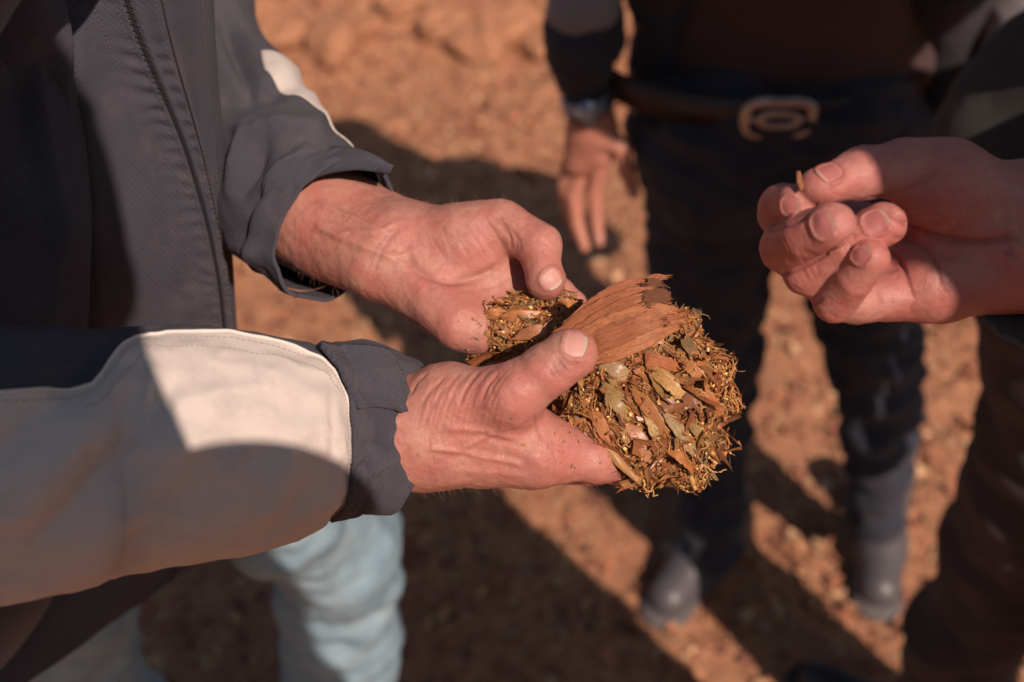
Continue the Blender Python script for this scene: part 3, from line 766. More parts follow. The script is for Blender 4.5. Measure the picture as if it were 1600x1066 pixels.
nr.cone(I(985, 733, .606), I(1000, 700, .632), .0095, .0080, .003)
for (bx, by, bd, mx, my, md_, ex, ey, ed, r) in [(832, 722, .604, 925, 722, .624, 985, 695, .640, .0115), (812, 704, .635, 905, 705, .648, 965, 675, .655, .011), (792, 692, .660, 870, 690, .668, 925, 668, .670, .0098)]:
    nr.chain([I(bx, by, bd), I(mx, my, md_), I(ex, ey, ed)], [r * 1.15, r, r * .85], .006)
nrs = Skin(nr, .00095)
nrs.noise(.0005, 70); nrs.noise(.00022, 240, 9)
nrs.spot(808, 612, .010, -.05, .0010)
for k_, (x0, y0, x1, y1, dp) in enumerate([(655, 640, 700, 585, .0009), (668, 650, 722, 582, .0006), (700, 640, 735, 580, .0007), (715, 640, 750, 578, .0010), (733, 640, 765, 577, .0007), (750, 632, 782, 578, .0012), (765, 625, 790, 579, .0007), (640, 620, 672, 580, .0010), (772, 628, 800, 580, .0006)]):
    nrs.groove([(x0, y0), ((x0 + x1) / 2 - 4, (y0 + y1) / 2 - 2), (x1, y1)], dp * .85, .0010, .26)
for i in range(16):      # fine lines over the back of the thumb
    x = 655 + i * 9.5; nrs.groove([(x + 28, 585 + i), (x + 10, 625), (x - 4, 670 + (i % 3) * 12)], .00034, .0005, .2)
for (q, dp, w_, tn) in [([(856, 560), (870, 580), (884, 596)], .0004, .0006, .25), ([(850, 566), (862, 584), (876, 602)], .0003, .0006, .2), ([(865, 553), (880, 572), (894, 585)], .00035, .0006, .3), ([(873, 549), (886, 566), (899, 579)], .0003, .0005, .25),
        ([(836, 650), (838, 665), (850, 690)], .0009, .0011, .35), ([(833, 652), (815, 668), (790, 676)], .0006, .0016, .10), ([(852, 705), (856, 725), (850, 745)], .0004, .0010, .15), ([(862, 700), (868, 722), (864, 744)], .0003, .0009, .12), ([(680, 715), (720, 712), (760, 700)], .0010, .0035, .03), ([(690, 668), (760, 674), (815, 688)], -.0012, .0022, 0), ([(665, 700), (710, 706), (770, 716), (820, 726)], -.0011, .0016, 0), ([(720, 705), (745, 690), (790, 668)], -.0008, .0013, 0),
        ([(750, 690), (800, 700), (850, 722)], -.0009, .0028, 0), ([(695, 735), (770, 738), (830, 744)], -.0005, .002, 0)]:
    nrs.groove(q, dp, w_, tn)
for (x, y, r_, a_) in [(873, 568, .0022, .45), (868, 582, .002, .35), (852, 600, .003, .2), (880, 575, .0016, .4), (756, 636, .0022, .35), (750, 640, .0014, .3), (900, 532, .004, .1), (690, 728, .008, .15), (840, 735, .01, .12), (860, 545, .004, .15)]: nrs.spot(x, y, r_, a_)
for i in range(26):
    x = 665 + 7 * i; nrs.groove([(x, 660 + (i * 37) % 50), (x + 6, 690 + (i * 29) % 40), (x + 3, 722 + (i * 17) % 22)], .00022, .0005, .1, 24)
nrs.nail((882, 531), (916, 541), .0150, None, M['nail'])
o = nrs.finish('hand', M['skin'], A)
x_, y_, d_ = proj(nrs.V)
hairs(nrs, 150, (y_ > 738) & (x_ > 655) & (x_ < 940), np.array([.5, -.1, -.6]), .0045, M['hair'], o)
hairs(nrs, 60, (y_ > 690) & (x_ > 645) & (x_ < 800) & (nrs.N[:, 1] < -.3), np.array([.6, -.1, -.5]), .004, M['hair'], o)

# --- left hand of A (far): palm up, thumb curling over
fl = SDF()
fl.chain([I(430, 300, .715), I(500, 340, .685), I(600, 392, .655)], [.0300, .0285, .0225], .012)
fl.cone(I(455, 350, .70), I(590, 415, .648), .024, .0200, .012)
fl.cone(I(520, 320, .695), I(640, 368, .668), .0240, .0185, .012)
pm = [(815, 425, .660), (812, 455, .650), (790, 490, .640), (752, 520, .628)]
for (q, r1, r2) in zip(pm, (.019, .019, .018, .0165), (.0135, .0130, .0125, .0115)):
    fl.cone(I(610 + (q[0] - 780) * .1, 395 + (q[1] - 470) * .25, .660), I(*q), r1, r2, .012)
fl.cone(I(640, 385, .655), I(740, 380, .645), .0195, .0195, .018)            # thenar
fl.cone(I(730, 374, .645), I(786, 351, .640), .0185, .0135, .014); fl.cone(I(745, 425, .660), I(835, 440, .668), .016, .0125, .012)
fl.cone(I(640, 440, .642), I(715, 505, .625), .0155, .0150, .012)            # heel of the hand
fl.cone(I(650, 450, .646), I(745, 500, .640), .0130, .0110, .012)
fl.cone(I(786, 350, .636), I(842, 384, .626), .0128, .0122, .005)            # thumb
fl.cone(I(842, 384, .626), I(852, 436, .618), .0122, .0100, .003)
fl.ell(I(853, 440, .618), (.0100, .0098, .0105), .003)
fl.chain([I(815, 425, .662), I(872, 458, .668), I(896, 474, .668)], [.0118, .0092, .0080], .004)
fl.chain([I(812, 455, .656), I(880, 500, .670), I(930, 520, .664)], [.012, .0105, .0085], .004)
fl.chain([I(790, 490, .648), I(860, 535, .664), I(910, 550, .664)], [.0115, .0100, .0082], .004)
fl.chain([I(752, 520, .632), I(800, 555, .652), I(850, 568, .654)], [.0105, .0092, .0075], .004)
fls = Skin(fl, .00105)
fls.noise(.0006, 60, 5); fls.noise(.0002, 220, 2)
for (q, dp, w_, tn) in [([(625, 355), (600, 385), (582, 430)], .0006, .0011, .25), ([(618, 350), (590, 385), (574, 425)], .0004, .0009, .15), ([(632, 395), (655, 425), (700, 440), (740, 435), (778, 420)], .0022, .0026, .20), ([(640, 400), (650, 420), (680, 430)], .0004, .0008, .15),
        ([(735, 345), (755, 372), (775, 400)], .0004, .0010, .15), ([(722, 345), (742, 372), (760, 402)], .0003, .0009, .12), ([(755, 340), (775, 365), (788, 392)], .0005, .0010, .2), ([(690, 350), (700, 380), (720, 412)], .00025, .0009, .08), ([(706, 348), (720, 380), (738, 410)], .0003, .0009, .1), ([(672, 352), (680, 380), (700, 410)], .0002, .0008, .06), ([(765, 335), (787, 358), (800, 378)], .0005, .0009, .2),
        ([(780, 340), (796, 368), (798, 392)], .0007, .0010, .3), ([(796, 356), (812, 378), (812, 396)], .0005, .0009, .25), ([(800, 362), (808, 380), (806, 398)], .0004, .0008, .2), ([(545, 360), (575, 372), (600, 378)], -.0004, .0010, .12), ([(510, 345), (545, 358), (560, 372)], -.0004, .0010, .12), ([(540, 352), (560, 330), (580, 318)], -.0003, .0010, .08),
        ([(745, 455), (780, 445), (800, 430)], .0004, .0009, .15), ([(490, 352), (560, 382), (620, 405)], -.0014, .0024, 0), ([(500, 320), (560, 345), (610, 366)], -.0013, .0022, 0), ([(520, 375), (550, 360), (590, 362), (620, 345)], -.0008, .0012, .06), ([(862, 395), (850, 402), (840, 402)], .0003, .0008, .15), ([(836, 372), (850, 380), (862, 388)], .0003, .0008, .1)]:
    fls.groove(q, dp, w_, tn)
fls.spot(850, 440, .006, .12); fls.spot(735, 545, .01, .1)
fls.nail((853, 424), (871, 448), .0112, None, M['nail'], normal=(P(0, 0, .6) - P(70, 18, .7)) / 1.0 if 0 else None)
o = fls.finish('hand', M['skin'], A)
x_, y_, d_ = proj(fls.V)
hairs(fls, 130, (y_ < 330) & (x_ > 545) & (x_ < 800), np.array([.3, .5, .5]), .0045, M['hair'], o)
hairs(fls, 90, (y_ > 370) & (x_ > 440) & (x_ < 560) & (fls.N[:, 2] < .2), np.array([.4, -.3, -.6]), .005, M['hair'], o)

# ================================================================== the handful of chopped, pressed plant stuff
PILE = empty('plant_clump', P(960, 620, .60), 'moist golden brown clump of pressed chopped plant flakes lying across the two open palms', 'handful')
core = SDF()
core.ell(I(795, 512, .635), (.0235, .018, .0130), .01).ell(I(850, 505, .632), (.022, .020, .015), .01).ell(I(900, 545, .622), (.020, .020, .018), .012).ell(I(960, 560, .615), (.027, .028, .021), .012)
core.ell(I(1010, 580, .606), (.028, .023, .016), .012).ell(I(1065, 585, .605), (.020, .022, .014), .01).ell(I(1000, 645, .600), (.036, .025, .016), .012).ell(I(940, 640, .602), (.022, .022, .018), .012)
core.ell(I(1118, 572, .606), (.009, .008, .007), .006).ell(I(1126, 628, .602), (.008, .009, .007), .006).ell(I(1082, 742, .598), (.008, .007, .006), .006).ell(I(1040, 728, .598), (.008, .008, .006), .006).ell(I(1112, 702, .6), (.007, .006, .006), .005).ell(I(985, 728, .596), (.010, .007, .006), .006).ell(I(1062, 512, .604), (.012, .008, .008), .008).ell(I(868, 560, .628), (.020, .010, .010), .01).ell(I(758, 520, .638), (.010, .012, .008), .008)
core.ell(I(1050, 660, .600), (.023, .023, .018), .01).ell(I(1020, 710, .598), (.020, .014, .013), .01).ell(I(900, 640, .608), (.014, .012, .010), .01).ell(I(1085, 700, .600), (.010, .011, .009), .01).ell(I(1105, 610, .604), (.010, .012, .01), .01)
cV, cQ = core.build(.0016); cN = vnormals(cV, cQ)
cV = cV + cN * (fbm(cV, 75, 3, 4) * .0050 + vnoise(cV, 38, 12) * .0035 - .001)[:, None]; cN = vnormals(cV, cQ)
M['core'] = leaf_mat('pressed core', False, (.30, .13, .05), .6)
core_o = link('pressed_core', mesh('pressed_core', cV, cQ), M['core'], PILE)
PAL = np.array([(.64, .28, .085), (.58, .22, .065), (.52, .165, .055), (.72, .42, .14), (.40, .26, .09), (.44, .31, .15), (.30, .11, .045), (.60, .40, .16), (.50, .21, .085), (.66, .25, .08)])
wts = np.array([.22, .18, .16, .08, .05, .04, .09, .04, .07, .07])
leafm = [leaf_mat('flake %s' % 'abcdefghij'[i], False, tuple(PAL[i]), .5, .35 if i % 3 else .75) for i in range(10)]
view0 = (np.array([0, 0, CAM_H]) - P(960, 600, .6)); view0 /= np.linalg.norm(view0)
facing = cN @ view0
vis = np.nonzero(facing > -.15)[0]; rest = np.nonzero(facing <= -.15)[0]
# big flakes, each a part
flk = []
for s in range(26):
    v, f, uv = flake(1, .14 + .30 * random.random() ** 1.5, .35, 100 + s, 7, 2, True)
    me = mesh('flake', v, f, False, uv); flk.append(me)
sx_, sy_, _ = proj(cV)
chosen = []
for i in RNG.permutation(vis):
    if len(chosen) >= 280: break
    if all((sx_[i] - sx_[j]) ** 2 + (sy_[i] - sy_[j]) ** 2 > 9.5 ** 2 for j in chosen): chosen.append(i)
for q, i in enumerate(chosen):
    me = flk[q % 26]; L = RNG.uniform(.010, .024) * (1.3 if q % 7 == 0 else 1)
    if sx_[i] < 900: L *= .75
    o = bpy.data.objects.new('flake', me)
    if not len(me.materials): me.materials.append(None)
    COL.objects.link(o); o.parent = PILE
    o.material_slots[0].link = 'OBJECT'; o.material_slots[0].material = leafm[RNG.choice(10, p=wts)]
    an = RNG.normal(.95, .55) if sx_[i] > 880 else RNG.normal(-.2, .6)
    dr = P(900 + 100 * math.cos(an), 600 + 100 * math.sin(an), .6) - P(900, 600, .6)
    fr = frame_dir(cN[i], dr, .22)
    # roll measured so that long sides run down to the right, as the shreds do
    Mx = Matrix([[*(fr[r] * L), 0] for r in range(3)] + [[0, 0, 0, 1]])
    o.matrix_world = Matrix.Identity(4)
    o.matrix_parent_inverse = Matrix.Translation(-PILE.location)
    pos = cV[i] + cN[i] * RNG.uniform(.0006, .0030); Mx.translation = Vector(pos); o.matrix_basis = Mx
# smaller shreds
n = 6500; ids = np.concatenate([RNG.choice(vis, 5200), RNG.choice(rest, 1300)])
pl = [(cV[i] + cN[i] * RNG.uniform(-.0003, .0020), frame(cN[i], RNG.uniform(0, 6.3), .38)) for i in ids]
cols = PAL[RNG.choice(10, n, p=wts)] * RNG.uniform(.75, 1.3, (n, 1))
M['shreds'] = leaf_mat('fine shreds', True, None, .5, shine=.45)
scatter_mesh('fine_shreds', pl, cols, .0022 + .0065 * RNG.random(n) ** 1.8, .8, M['shreds'], PILE, wf=.5)
# pale seeds and kernels
V, F = [], []
V3, Q3 = SDF().ell((0, 0, 0), (.001, .0007, .0005), .0003).build(.00022)
VV, QQ = [], []; b = 0
for i in RNG.choice(vis, 330):
    fr = frame(cN[i], RNG.uniform(0, 6), .5) * RNG.uniform(.6, 1.5); q = V3 @ fr.T + cV[i] + cN[i] * .0022; VV.append(q); QQ.append(Q3 + b); b += len(q)
M['grain'] = plain('golden grain', (.80, .52, .18), .28, 0, .3, 400, 0, Coat_Weight=.5)
link('grains', mesh('grains', np.vstack(VV), np.vstack(QQ)), M['grain'], PILE, kind='stuff')
# fibres pressed flat into the surface
V, F = [], []
cK = BVHTree.FromPolygons([tuple(v) for v in cV], [tuple(q) for q in cQ.tolist()])
for i in RNG.choice(vis, 750):
    an = RNG.normal(.95, .6) if sx_[i] > 880 else RNG.normal(-.2, .7)
    dr = P(900 + 100 * math.cos(an), 600 + 100 * math.sin(an), .6) - P(900, 600, .6); dr /= np.linalg.norm(dr); L = RNG.uniform(.004, .015); pts = []
    p = cV[i].copy(); off_ = RNG.uniform(.0012, .0034)
    for s in range(6):
        l_, n_, k__, d__ = cK.find_nearest(Vector(p)); pts.append(np.array(l_) + np.array(n_) * off_)
        dr = dr + RNG.normal(0, .16, 3); dr /= np.linalg.norm(dr); p = np.array(l_) + dr * L / 5
    tube_mesh(V, F, pts, np.linspace(RNG.uniform(.0002, .0005), .00012, 6), 4)
M['fibre2'] = plain('lying fibre', (.56, .27, .085), .6, 0, .55, 300, .0004)
link('lying_fibres', mesh('lying_fibres', V, F), M['fibre2'], PILE, kind='stuff')
# fibres that stand out of the rim
V, F = [], []
for i in RNG.choice(vis, 620):
    p = cV[i]; d0 = cN[i] * .5 + RNG.normal(0, .6, 3); d0 /= np.linalg.norm(d0); L = RNG.uniform(.003, .013); pts = [p]
    for s in range(5): d0 = d0 + RNG.normal(0, .35, 3) - cN[i] * .12; d0 /= np.linalg.norm(d0); pts.append(pts[-1] + d0 * L / 5)
    tube_mesh(V, F, pts, np.linspace(.00028, .0001, 6), 4)
M['fibre'] = plain('pale fibre', (.50, .28, .09), .55, 0, .4, 500, .0003)
link('fibres', mesh('fibres', V, F), M['fibre'], PILE, kind='stuff')
def strand(pts, r0, r1, name='strand', n=22, jit=.0004):
    q = spline([(a, b_, c_) for a, b_, c_ in pts], n); W_ = np.array([P(*x) for x in q]); W_[1:] += RNG.normal(0, jit, (n - 1, 3))
    V, F = [], []; tube_mesh(V, F, W_, np.linspace(r0, r1, n), 6); return link(name, mesh(name, V, F), M['fibre'], PILE)
strand([(1115, 655, .595), (1130, 625, .592), (1137, 600, .592), (1150, 566, .592)], .0007, .0003)
strand([(1120, 640, .595), (1134, 620, .592), (1150, 632, .590)], .0005, .0002)
strand([(1122, 645, .595), (1136, 642, .593), (1133, 655, .590)], .0005, .0002)
strand([(990, 715, .588), (1003, 745, .586), (1012, 770, .586), (1026, 772, .586)], .0009, .00035, jit=.0007)
strand([(1006, 738, .588), (1018, 758, .586), (1010, 776, .586)], .0006, .0003, jit=.0006)
strand([(1085, 735, .590), (1100, 728, .588), (1118, 737, .588), (1135, 735, .588)], .0006, .00035)
strand([(1080, 742, .590), (1092, 752, .588), (1104, 738, .588), (1100, 726, .588)], .0005, .0003)
strand([(1070, 720, .590), (1078, 745, .588), (1084, 762, .588)], .0022, .0012, jit=.0010)
strand([(1095, 700, .590), (1110, 708, .588), (1117, 722, .588)], .0018, .0010, jit=.0008)
strand([(752, 500, .625), (757, 480, .622), (750, 470, .622)], .0005, .0003)
strand([(775, 495, .622), (762, 486, .618), (758, 474, .618), (764, 468, .618)], .0005, .0003)
strand([(890, 735, .59), (905, 718, .59), (925, 700, .59)], .0003, .0003)
def blade(name, pts, widths, nrm_off, mat, parent, seed=0, nw=4, n=26, ridg=.0003, thick=.0006, curv=.8, rag=0.0, endrag=None, **kw):
    """a fibrous ribbon through picture-anchored points with a real cross-section"""
    q = spline(pts, n); C_ = np.array([P(*x) for x in q]); T = np.gradient(C_, axis=0); T /= np.linalg.norm(T, axis=1)[:, None]
    vw = np.array([0, 0, CAM_H]) - C_; vw /= np.linalg.norm(vw, axis=1)[:, None]; vw = vw + np.array(nrm_off)
    S = np.cross(T, vw); S /= np.linalg.norm(S, axis=1)[:, None]; Nn = np.cross(S, T)
    wd = np.interp(np.linspace(0, 1, n), np.linspace(0, 1, len(widths)), widths); V = []; UV = []
    for i in range(n):
        for j in range(nw + 1):
            y = j / nw - .5; e_r = rag * float(_h(np.int64(i), np.int64(seed), np.int64(1 if y > 0 else 0), 5)) * (abs(y) * 2) ** 2; e_t = (rag if endrag is None else endrag) * float(_h(np.int64(j), np.int64(seed), np.int64(int(i > n / 2)), 9)) * .008 * (1 if i in (0, n - 1) else (.5 if i in (1, n - 2) else 0))
            p = C_[i] + S[i] * wd[i] * y * (1 + e_r) + T[i] * e_t
            h = -y * y * wd[i] * curv + ridg * math.sin(j * 2.4 + seed) + .0006 * float(vnoise(p[None], 130, seed)[0])
            V.append(p + Nn[i] * h); UV.append((i / n * 1.4 + seed, y * wd[i] / .02 + seed * .3))
    F = [(i * (nw + 1) + j, (i + 1) * (nw + 1) + j, (i + 1) * (nw + 1) + j + 1, i * (nw + 1) + j + 1) for i in range(n - 1) for j in range(nw)]
    o = link(name, mesh(name, V, F, True, np.array(UV)), mat, parent, **kw); md = o.modifiers.new('thick', 'SOLIDIFY'); md.thickness = thick; md.offset = 0
    return o
M['husk'] = leaf_mat('red brown husk', False, (.47, .155, .062), .7, .05, .62); M['husk2'] = leaf_mat('orange husk', False, (.56, .215, .085), .7, .05, .55); M['straw'] = leaf_mat('golden straw', False, (.52, .28, .085), .5, .3)
M['husk_dark'] = leaf_mat('dark husk tip', False, (.16, .06, .03), .85, 0)
SHD = [(905, 620, 960, 700, 7, 1), (945, 600, 985, 665, 9, 4), (985, 605, 1040, 680, 8, 0), (1015, 580, 1075, 630, 7, 3), (1035, 640, 1085, 705, 9, 5), (1060, 560, 1110, 610, 7, 0), (975, 655, 1020, 725, 9, 8), (1040, 700, 1085, 735, 7, 1),
       (930, 570, 985, 590, 8, 5), (990, 560, 1060, 575, 8, 2), (1085, 600, 1125, 650, 7, 1), (770, 500, 850, 492, 6, 1), (800, 530, 870, 512, 8, 8), (745, 505, 790, 488, 8, 9), (860, 480, 900, 474, 5, 0), (920, 660, 950, 705, 5, 2), (1000, 630, 1030, 700, 5, 7), (1075, 660, 1105, 700, 6, 4), (1055, 610, 1090, 655, 8, 6)]
cB = BVHTree.FromPolygons([tuple(v) for v in cV], [tuple(q) for q in cQ.tolist()])
def dep(px, py):
    r = ray(px, py); l_, n_, k_, d_ = cB.ray_cast(Vector((0, 0, CAM_H)), Vector(r).normalized()); return .597 if l_ is None else float(proj(np.array(l_))[2])
for q_, (x0, y0, x1, y1, wd_, c_i) in enumerate(SHD):
    ds = [dep(x0, y0), dep((x0 + x1) / 2, (y0 + y1) / 2), dep(x1, y1)]; md_ = min(ds) - .0035
    blade('shard', [(x0, y0, ds[0] * .5 + md_ * .5), ((x0 + x1) / 2 + 2, (y0 + y1) / 2 - 3, md_), (x1, y1, ds[2] * .5 + md_ * .5)], [wd_ * .0002, wd_ * .0008, wd_ * .0010, wd_ * .0009, wd_ * .0007], (RNG.normal(0, .3), RNG.normal(0, .3), 0), leafm[c_i], PILE, q_, 8, 18, .00012, .0005, curv=.08, rag=.16, endrag=.4)
rc = np.random.default_rng(5)
for q_ in range(46):
    a_ = rc.uniform(-1.1, 2.3); cx_, cy_ = 1015, 620
    x0, y0 = cx_ + 88 * math.cos(a_), cy_ + 92 * math.sin(a_); L_ = rc.uniform(22, 48); b_ = a_ + rc.normal(0, .5)
    x1, y1 = x0 + L_ * math.cos(b_), y0 + L_ * math.sin(b_); d0 = rc.uniform(.588, .606)
    blade('shred', [(x0, y0, d0), ((x0 + x1) / 2 + rc.normal(0, 4), (y0 + y1) / 2 + rc.normal(0, 4), d0 - .002), (x1, y1, d0 + rc.normal(0, .004))], [.001, .0028 * rc.uniform(.6, 1.5), .0022, .0006], (rc.normal(0, .5), rc.normal(0, .5), 0), leafm[int(rc.choice(10, p=wts))], PILE, q_ + 40, 4, 9, .0002, .0005, curv=.3, rag=.3, endrag=.5)
# long golden straw along the lower left rim of the clump
blade('straw', [(878, 606, .592), (900, 640, .585), (935, 685, .580), (965, 720, .578), (1000, 755, .580)], [.0045, .006, .0055, .005, .002], (0, 0, 0), M['straw'], PILE, 3)
blade('straw', [(905, 585, .590), (918, 640, .584), (945, 690, .581), (975, 735, .582)], [.003, .004, .004, .002], (.2, 0, 0), M['straw'], PILE, 5)
blade('straw', [(1015, 570, .586), (1040, 585, .583), (1062, 600, .583)], [.003, .005, .002], (0, .2, 0), M['straw'], PILE, 6)
blade('straw', [(955, 590, .585), (965, 625, .581), (985, 640, .580)], [.006, .008, .004], (0, .2, 0), leafm[4], PILE, 7)
blade('straw', [(1015, 745, .585), (1010, 705, .581), (1030, 670, .580)], [.004, .007, .006], (0, .2, 0), leafm[5], PILE, 8)
blade('straw', [(870, 615, .598), (888, 640, .594), (905, 665, .592), (914, 712, .590)], [.003, .005, .004, .001], (0, .2, 0), M['husk'], PILE, 9)
# the husk
HUSK = empty('husk', P(985, 500, .58), 'large fibrous red brown husk with a split ragged end lying on top of the clump', 'husk')
HS = [  # points, widths in m
 ([(880, 520, .578), (930, 482, .574), (975, 452, .572), (1015, 438, .573), (1036, 436, .574)], [.006, .0085, .0075, .003, .0012], 'husk'),
 ([(875, 532, .577), (930, 494, .572), (985, 464, .569), (1022, 456, .570), (1032, 457, .570)], [.008, .010, .0075, .004, .003], 'husk'),
 ([(880, 542, .576), (940, 506, .571), (995, 476, .568), (1024, 468, .569), (1044, 468, .571)], [.008, .010, .009, .007, .006], 'husk'),
 ([(885, 548, .576), (945, 516, .569), (1010, 490, .567), (1045, 484, .568), (1060, 487, .570)], [.008, .010, .0085, .005, .003], 'husk2'),
 ([(890, 552, .577), (950, 528, .568), (1010, 504, .567), (1055, 492, .570), (1074, 490, .572)], [.008, .009, .008, .005, .0012], 'husk'),
 ([(895, 556, .578), (950, 540, .569), (1010, 518, .569), (1050, 505, .572), (1070, 500, .575)], [.008, .009, .008, .0055, .002], 'husk2'),
 ([(900, 562, .580), (950, 550, .571), (1005, 532, .571), (1045, 516, .575), (1062, 512, .578)], [.006, .008, .0075, .005, .002], 'husk2'),
 ([(1005, 445, .572), (1022, 433, .573), (1040, 432, .574)], [.003, .002, .001], 'husk'),
 ([(1010, 441, .571), (1026, 441, .572), (1036, 446, .572)], [.003, .003, .002], 'husk_dark'),
 ([(1005, 462, .568), (1020, 460, .568), (1030, 462, .569)], [.004, .003, .001], 'husk_dark'),
 ([(1008, 474, .567), (1030, 467, .568), (1044, 472, .570)], [.006, .008, .008], 'husk_dark'),
 ([(1040, 500, .568), (1060, 492, .569), (1072, 488, .571)], [.002, .0015, .0008], 'husk'), ([(1045, 505, .569), (1062, 502, .570), (1073, 505, .571)], [.002, .0015, .0006], 'husk2')]
for i, (pts, wd, mt) in enumerate(HS):
    blade('fibre_strip', pts, [x * k__ for x, k__ in zip(wd, (1.35, 1.35, 1.2, .85, .7))], (.05, -.1, .1), M[mt], HUSK, i * 2, 18, 40, .00018, .0004, curv=.12, rag=.07, endrag=.5)

pl = []; 
for q_ in range(34):
    h_ = fls.hit(RNG.normal(748, 22), RNG.normal(520, 26)) if q_ % 2 else nrs.hit(RNG.normal(880, 34), RNG.normal(690, 22))
    if h_ is None: continue
    pl.append((h_[0] + h_[1] * .0005, frame(h_[1], RNG.uniform(0, 6), .3)))
scatter_mesh('crumbs', pl, PAL[RNG.integers(0, 10, len(pl))], RNG.uniform(.0008, .0030, len(pl)), .8, M['shreds'], PILE, wf=.6)

# ================================================================== PERSON C : at the right, pinching a chip
C_ = empty('person', (.66, .84, 0), 'man at the right edge in dark clothes pinching a tiny chip between thumb and forefinger', 'person')
ch = SDF()
ch.chain([I(1780, 400, .56), I(1660, 400, .548), I(1590, 392, .545)], [.030, .027, .0265], .01)          # wrist
ch.chain([I(1780, 360, .575), I(1640, 350, .566), I(1590, 345, .562)], [.026, .025, .024], .01)
ch.cone(I(1600, 370, .556), I(1475, 420, .553), .026, .0215, .014)                                        # palm
ch.cone(I(1590, 410, .550), I(1450, 448, .546), .0200, .0155, .012)                                        # heel, little finger side
ch.cone(I(1600, 330, .558), I(1455, 345, .565), .0240, .0190, .012)
ch.cone(I(1560, 330, .545), I(1470, 292, .535), .0225, .0205, .012)                                        # thenar
ch.cone(I(1475, 285, .538), I(1415, 264, .532), .0200, .0135, .010)                                        # thumb
ch.cone(I(1415, 264, .532), I(1345, 272, .523), .0132, .0122, .006)
ch.cone(I(1345, 272, .523), I(1283, 290, .514), .0120, .0085, .004)
ch.ell(I(1284, 290, .514), (.0105, .009, .0085), .003)
ch.chain([I(1455, 372, .566), I(1330, 352, .580), I(1222, 336, .556)], [.0135, .0125, .0108], .006)          # forefinger, behind
ch.chain([I(1222, 336, .556), I(1222, 322, .540), I(1243, 318, .522)], [.0110, .0103, .0090], .003)
ch.ell(I(1243, 318, .521), (.0088, .0090, .0088), .002)
ch.chain([I(1470, 410, .560), I(1340, 400, .565), I(1228, 386, .540)], [.0140, .0128, .0118], .006)         # middle
ch.chain([I(1226, 388, .536), I(1256, 369, .516), I(1298, 352, .504)], [.0116, .0110, .0108], .001)
ch.chain([I(1475, 440, .556), I(1360, 440, .560), I(1262, 428, .540)], [.0140, .0120, .0110], .006)         # ring
ch.chain([I(1260, 426, .535), I(1318, 387, .520), I(1380, 350, .515)], [.0110, .0104, .0102], .0006)
ch.chain([I(1470, 455, .552), I(1390, 462, .552), I(1306, 470, .536)], [.0140, .0116, .0104], .006)         # little
ch.chain([I(1304, 471, .533), I(1334, 436, .518), I(1358, 404, .510)], [.0102, .0094, .0090], .0006)
ch.cone(I(1420, 455, .545), I(1345, 474, .541), .0105, .0095, .004)
chs = Skin(ch, .00075, (.4,))
chs.noise(.0005, 65, 4); chs.noise(.00018, 230, 6)
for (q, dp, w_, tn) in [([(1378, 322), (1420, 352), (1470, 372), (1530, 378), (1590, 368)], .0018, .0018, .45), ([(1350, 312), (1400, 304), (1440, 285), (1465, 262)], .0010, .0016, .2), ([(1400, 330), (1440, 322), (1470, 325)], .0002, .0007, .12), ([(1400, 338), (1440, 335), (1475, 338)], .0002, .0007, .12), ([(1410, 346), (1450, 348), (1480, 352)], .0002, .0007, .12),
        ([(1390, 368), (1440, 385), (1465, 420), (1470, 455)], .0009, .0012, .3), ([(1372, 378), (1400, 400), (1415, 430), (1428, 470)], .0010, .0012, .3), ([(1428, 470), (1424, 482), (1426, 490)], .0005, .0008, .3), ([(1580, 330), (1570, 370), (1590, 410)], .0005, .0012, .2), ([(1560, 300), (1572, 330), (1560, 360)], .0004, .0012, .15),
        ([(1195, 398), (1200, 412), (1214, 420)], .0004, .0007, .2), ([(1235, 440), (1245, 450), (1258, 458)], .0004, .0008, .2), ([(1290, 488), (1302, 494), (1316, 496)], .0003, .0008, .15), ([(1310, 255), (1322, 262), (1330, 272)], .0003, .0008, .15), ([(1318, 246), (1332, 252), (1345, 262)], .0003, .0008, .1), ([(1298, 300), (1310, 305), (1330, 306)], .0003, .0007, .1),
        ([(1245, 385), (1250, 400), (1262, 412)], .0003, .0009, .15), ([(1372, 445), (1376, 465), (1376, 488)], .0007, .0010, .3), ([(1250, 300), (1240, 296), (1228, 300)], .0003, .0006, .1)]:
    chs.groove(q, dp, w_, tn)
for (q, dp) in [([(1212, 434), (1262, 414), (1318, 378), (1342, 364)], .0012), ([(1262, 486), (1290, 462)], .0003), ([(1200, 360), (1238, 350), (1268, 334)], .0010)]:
    chs.groove(q, dp, .0010, .40, 60)  # dark tint along the finger gaps paints in the shade between them
for (ax0, ay0, bx0, by0, hw) in [(1226, 388, 1298, 352, 30), (1260, 426, 1380, 350, 27), (1304, 471, 1358, 404, 25)]:
    L_ = math.hypot(bx0 - ax0, by0 - ay0); tx, ty = (bx0 - ax0) / L_, (by0 - ay0) / L_
    for f0, dp in ((-.04, .00025), (.03, .0003), (.10, .0002)) + (() if ay0 > 450 else ((.48, .0002), (.54, .00025))):
        cx, cy = ax0 + tx * L_ * f0, ay0 + ty * L_ * f0
        chs.groove([(cx - ty * hw * .8, cy + tx * hw * .8), (cx + tx * 3, cy + ty * 3), (cx + ty * hw * .8, cy - tx * hw * .8)], dp, .0006, .16, 24)
for i in range(9):
    chs.groove([(1400 + i * 17, 300 + i * 3), (1425 + i * 17, 325 + i * 5), (1440 + i * 17, 352 + i * 4)], .0002, .0006, .08, 24)
for (x, y, r_, a_) in [(1530, 430, .02, .12), (1450, 320, .014, .12), (1575, 396, .0016, .6), (1480, 448, .0022, .5), (1338, 452, .0008, .6), (1500, 460, .01, .1)]: chs.spot(x, y, r_, a_)
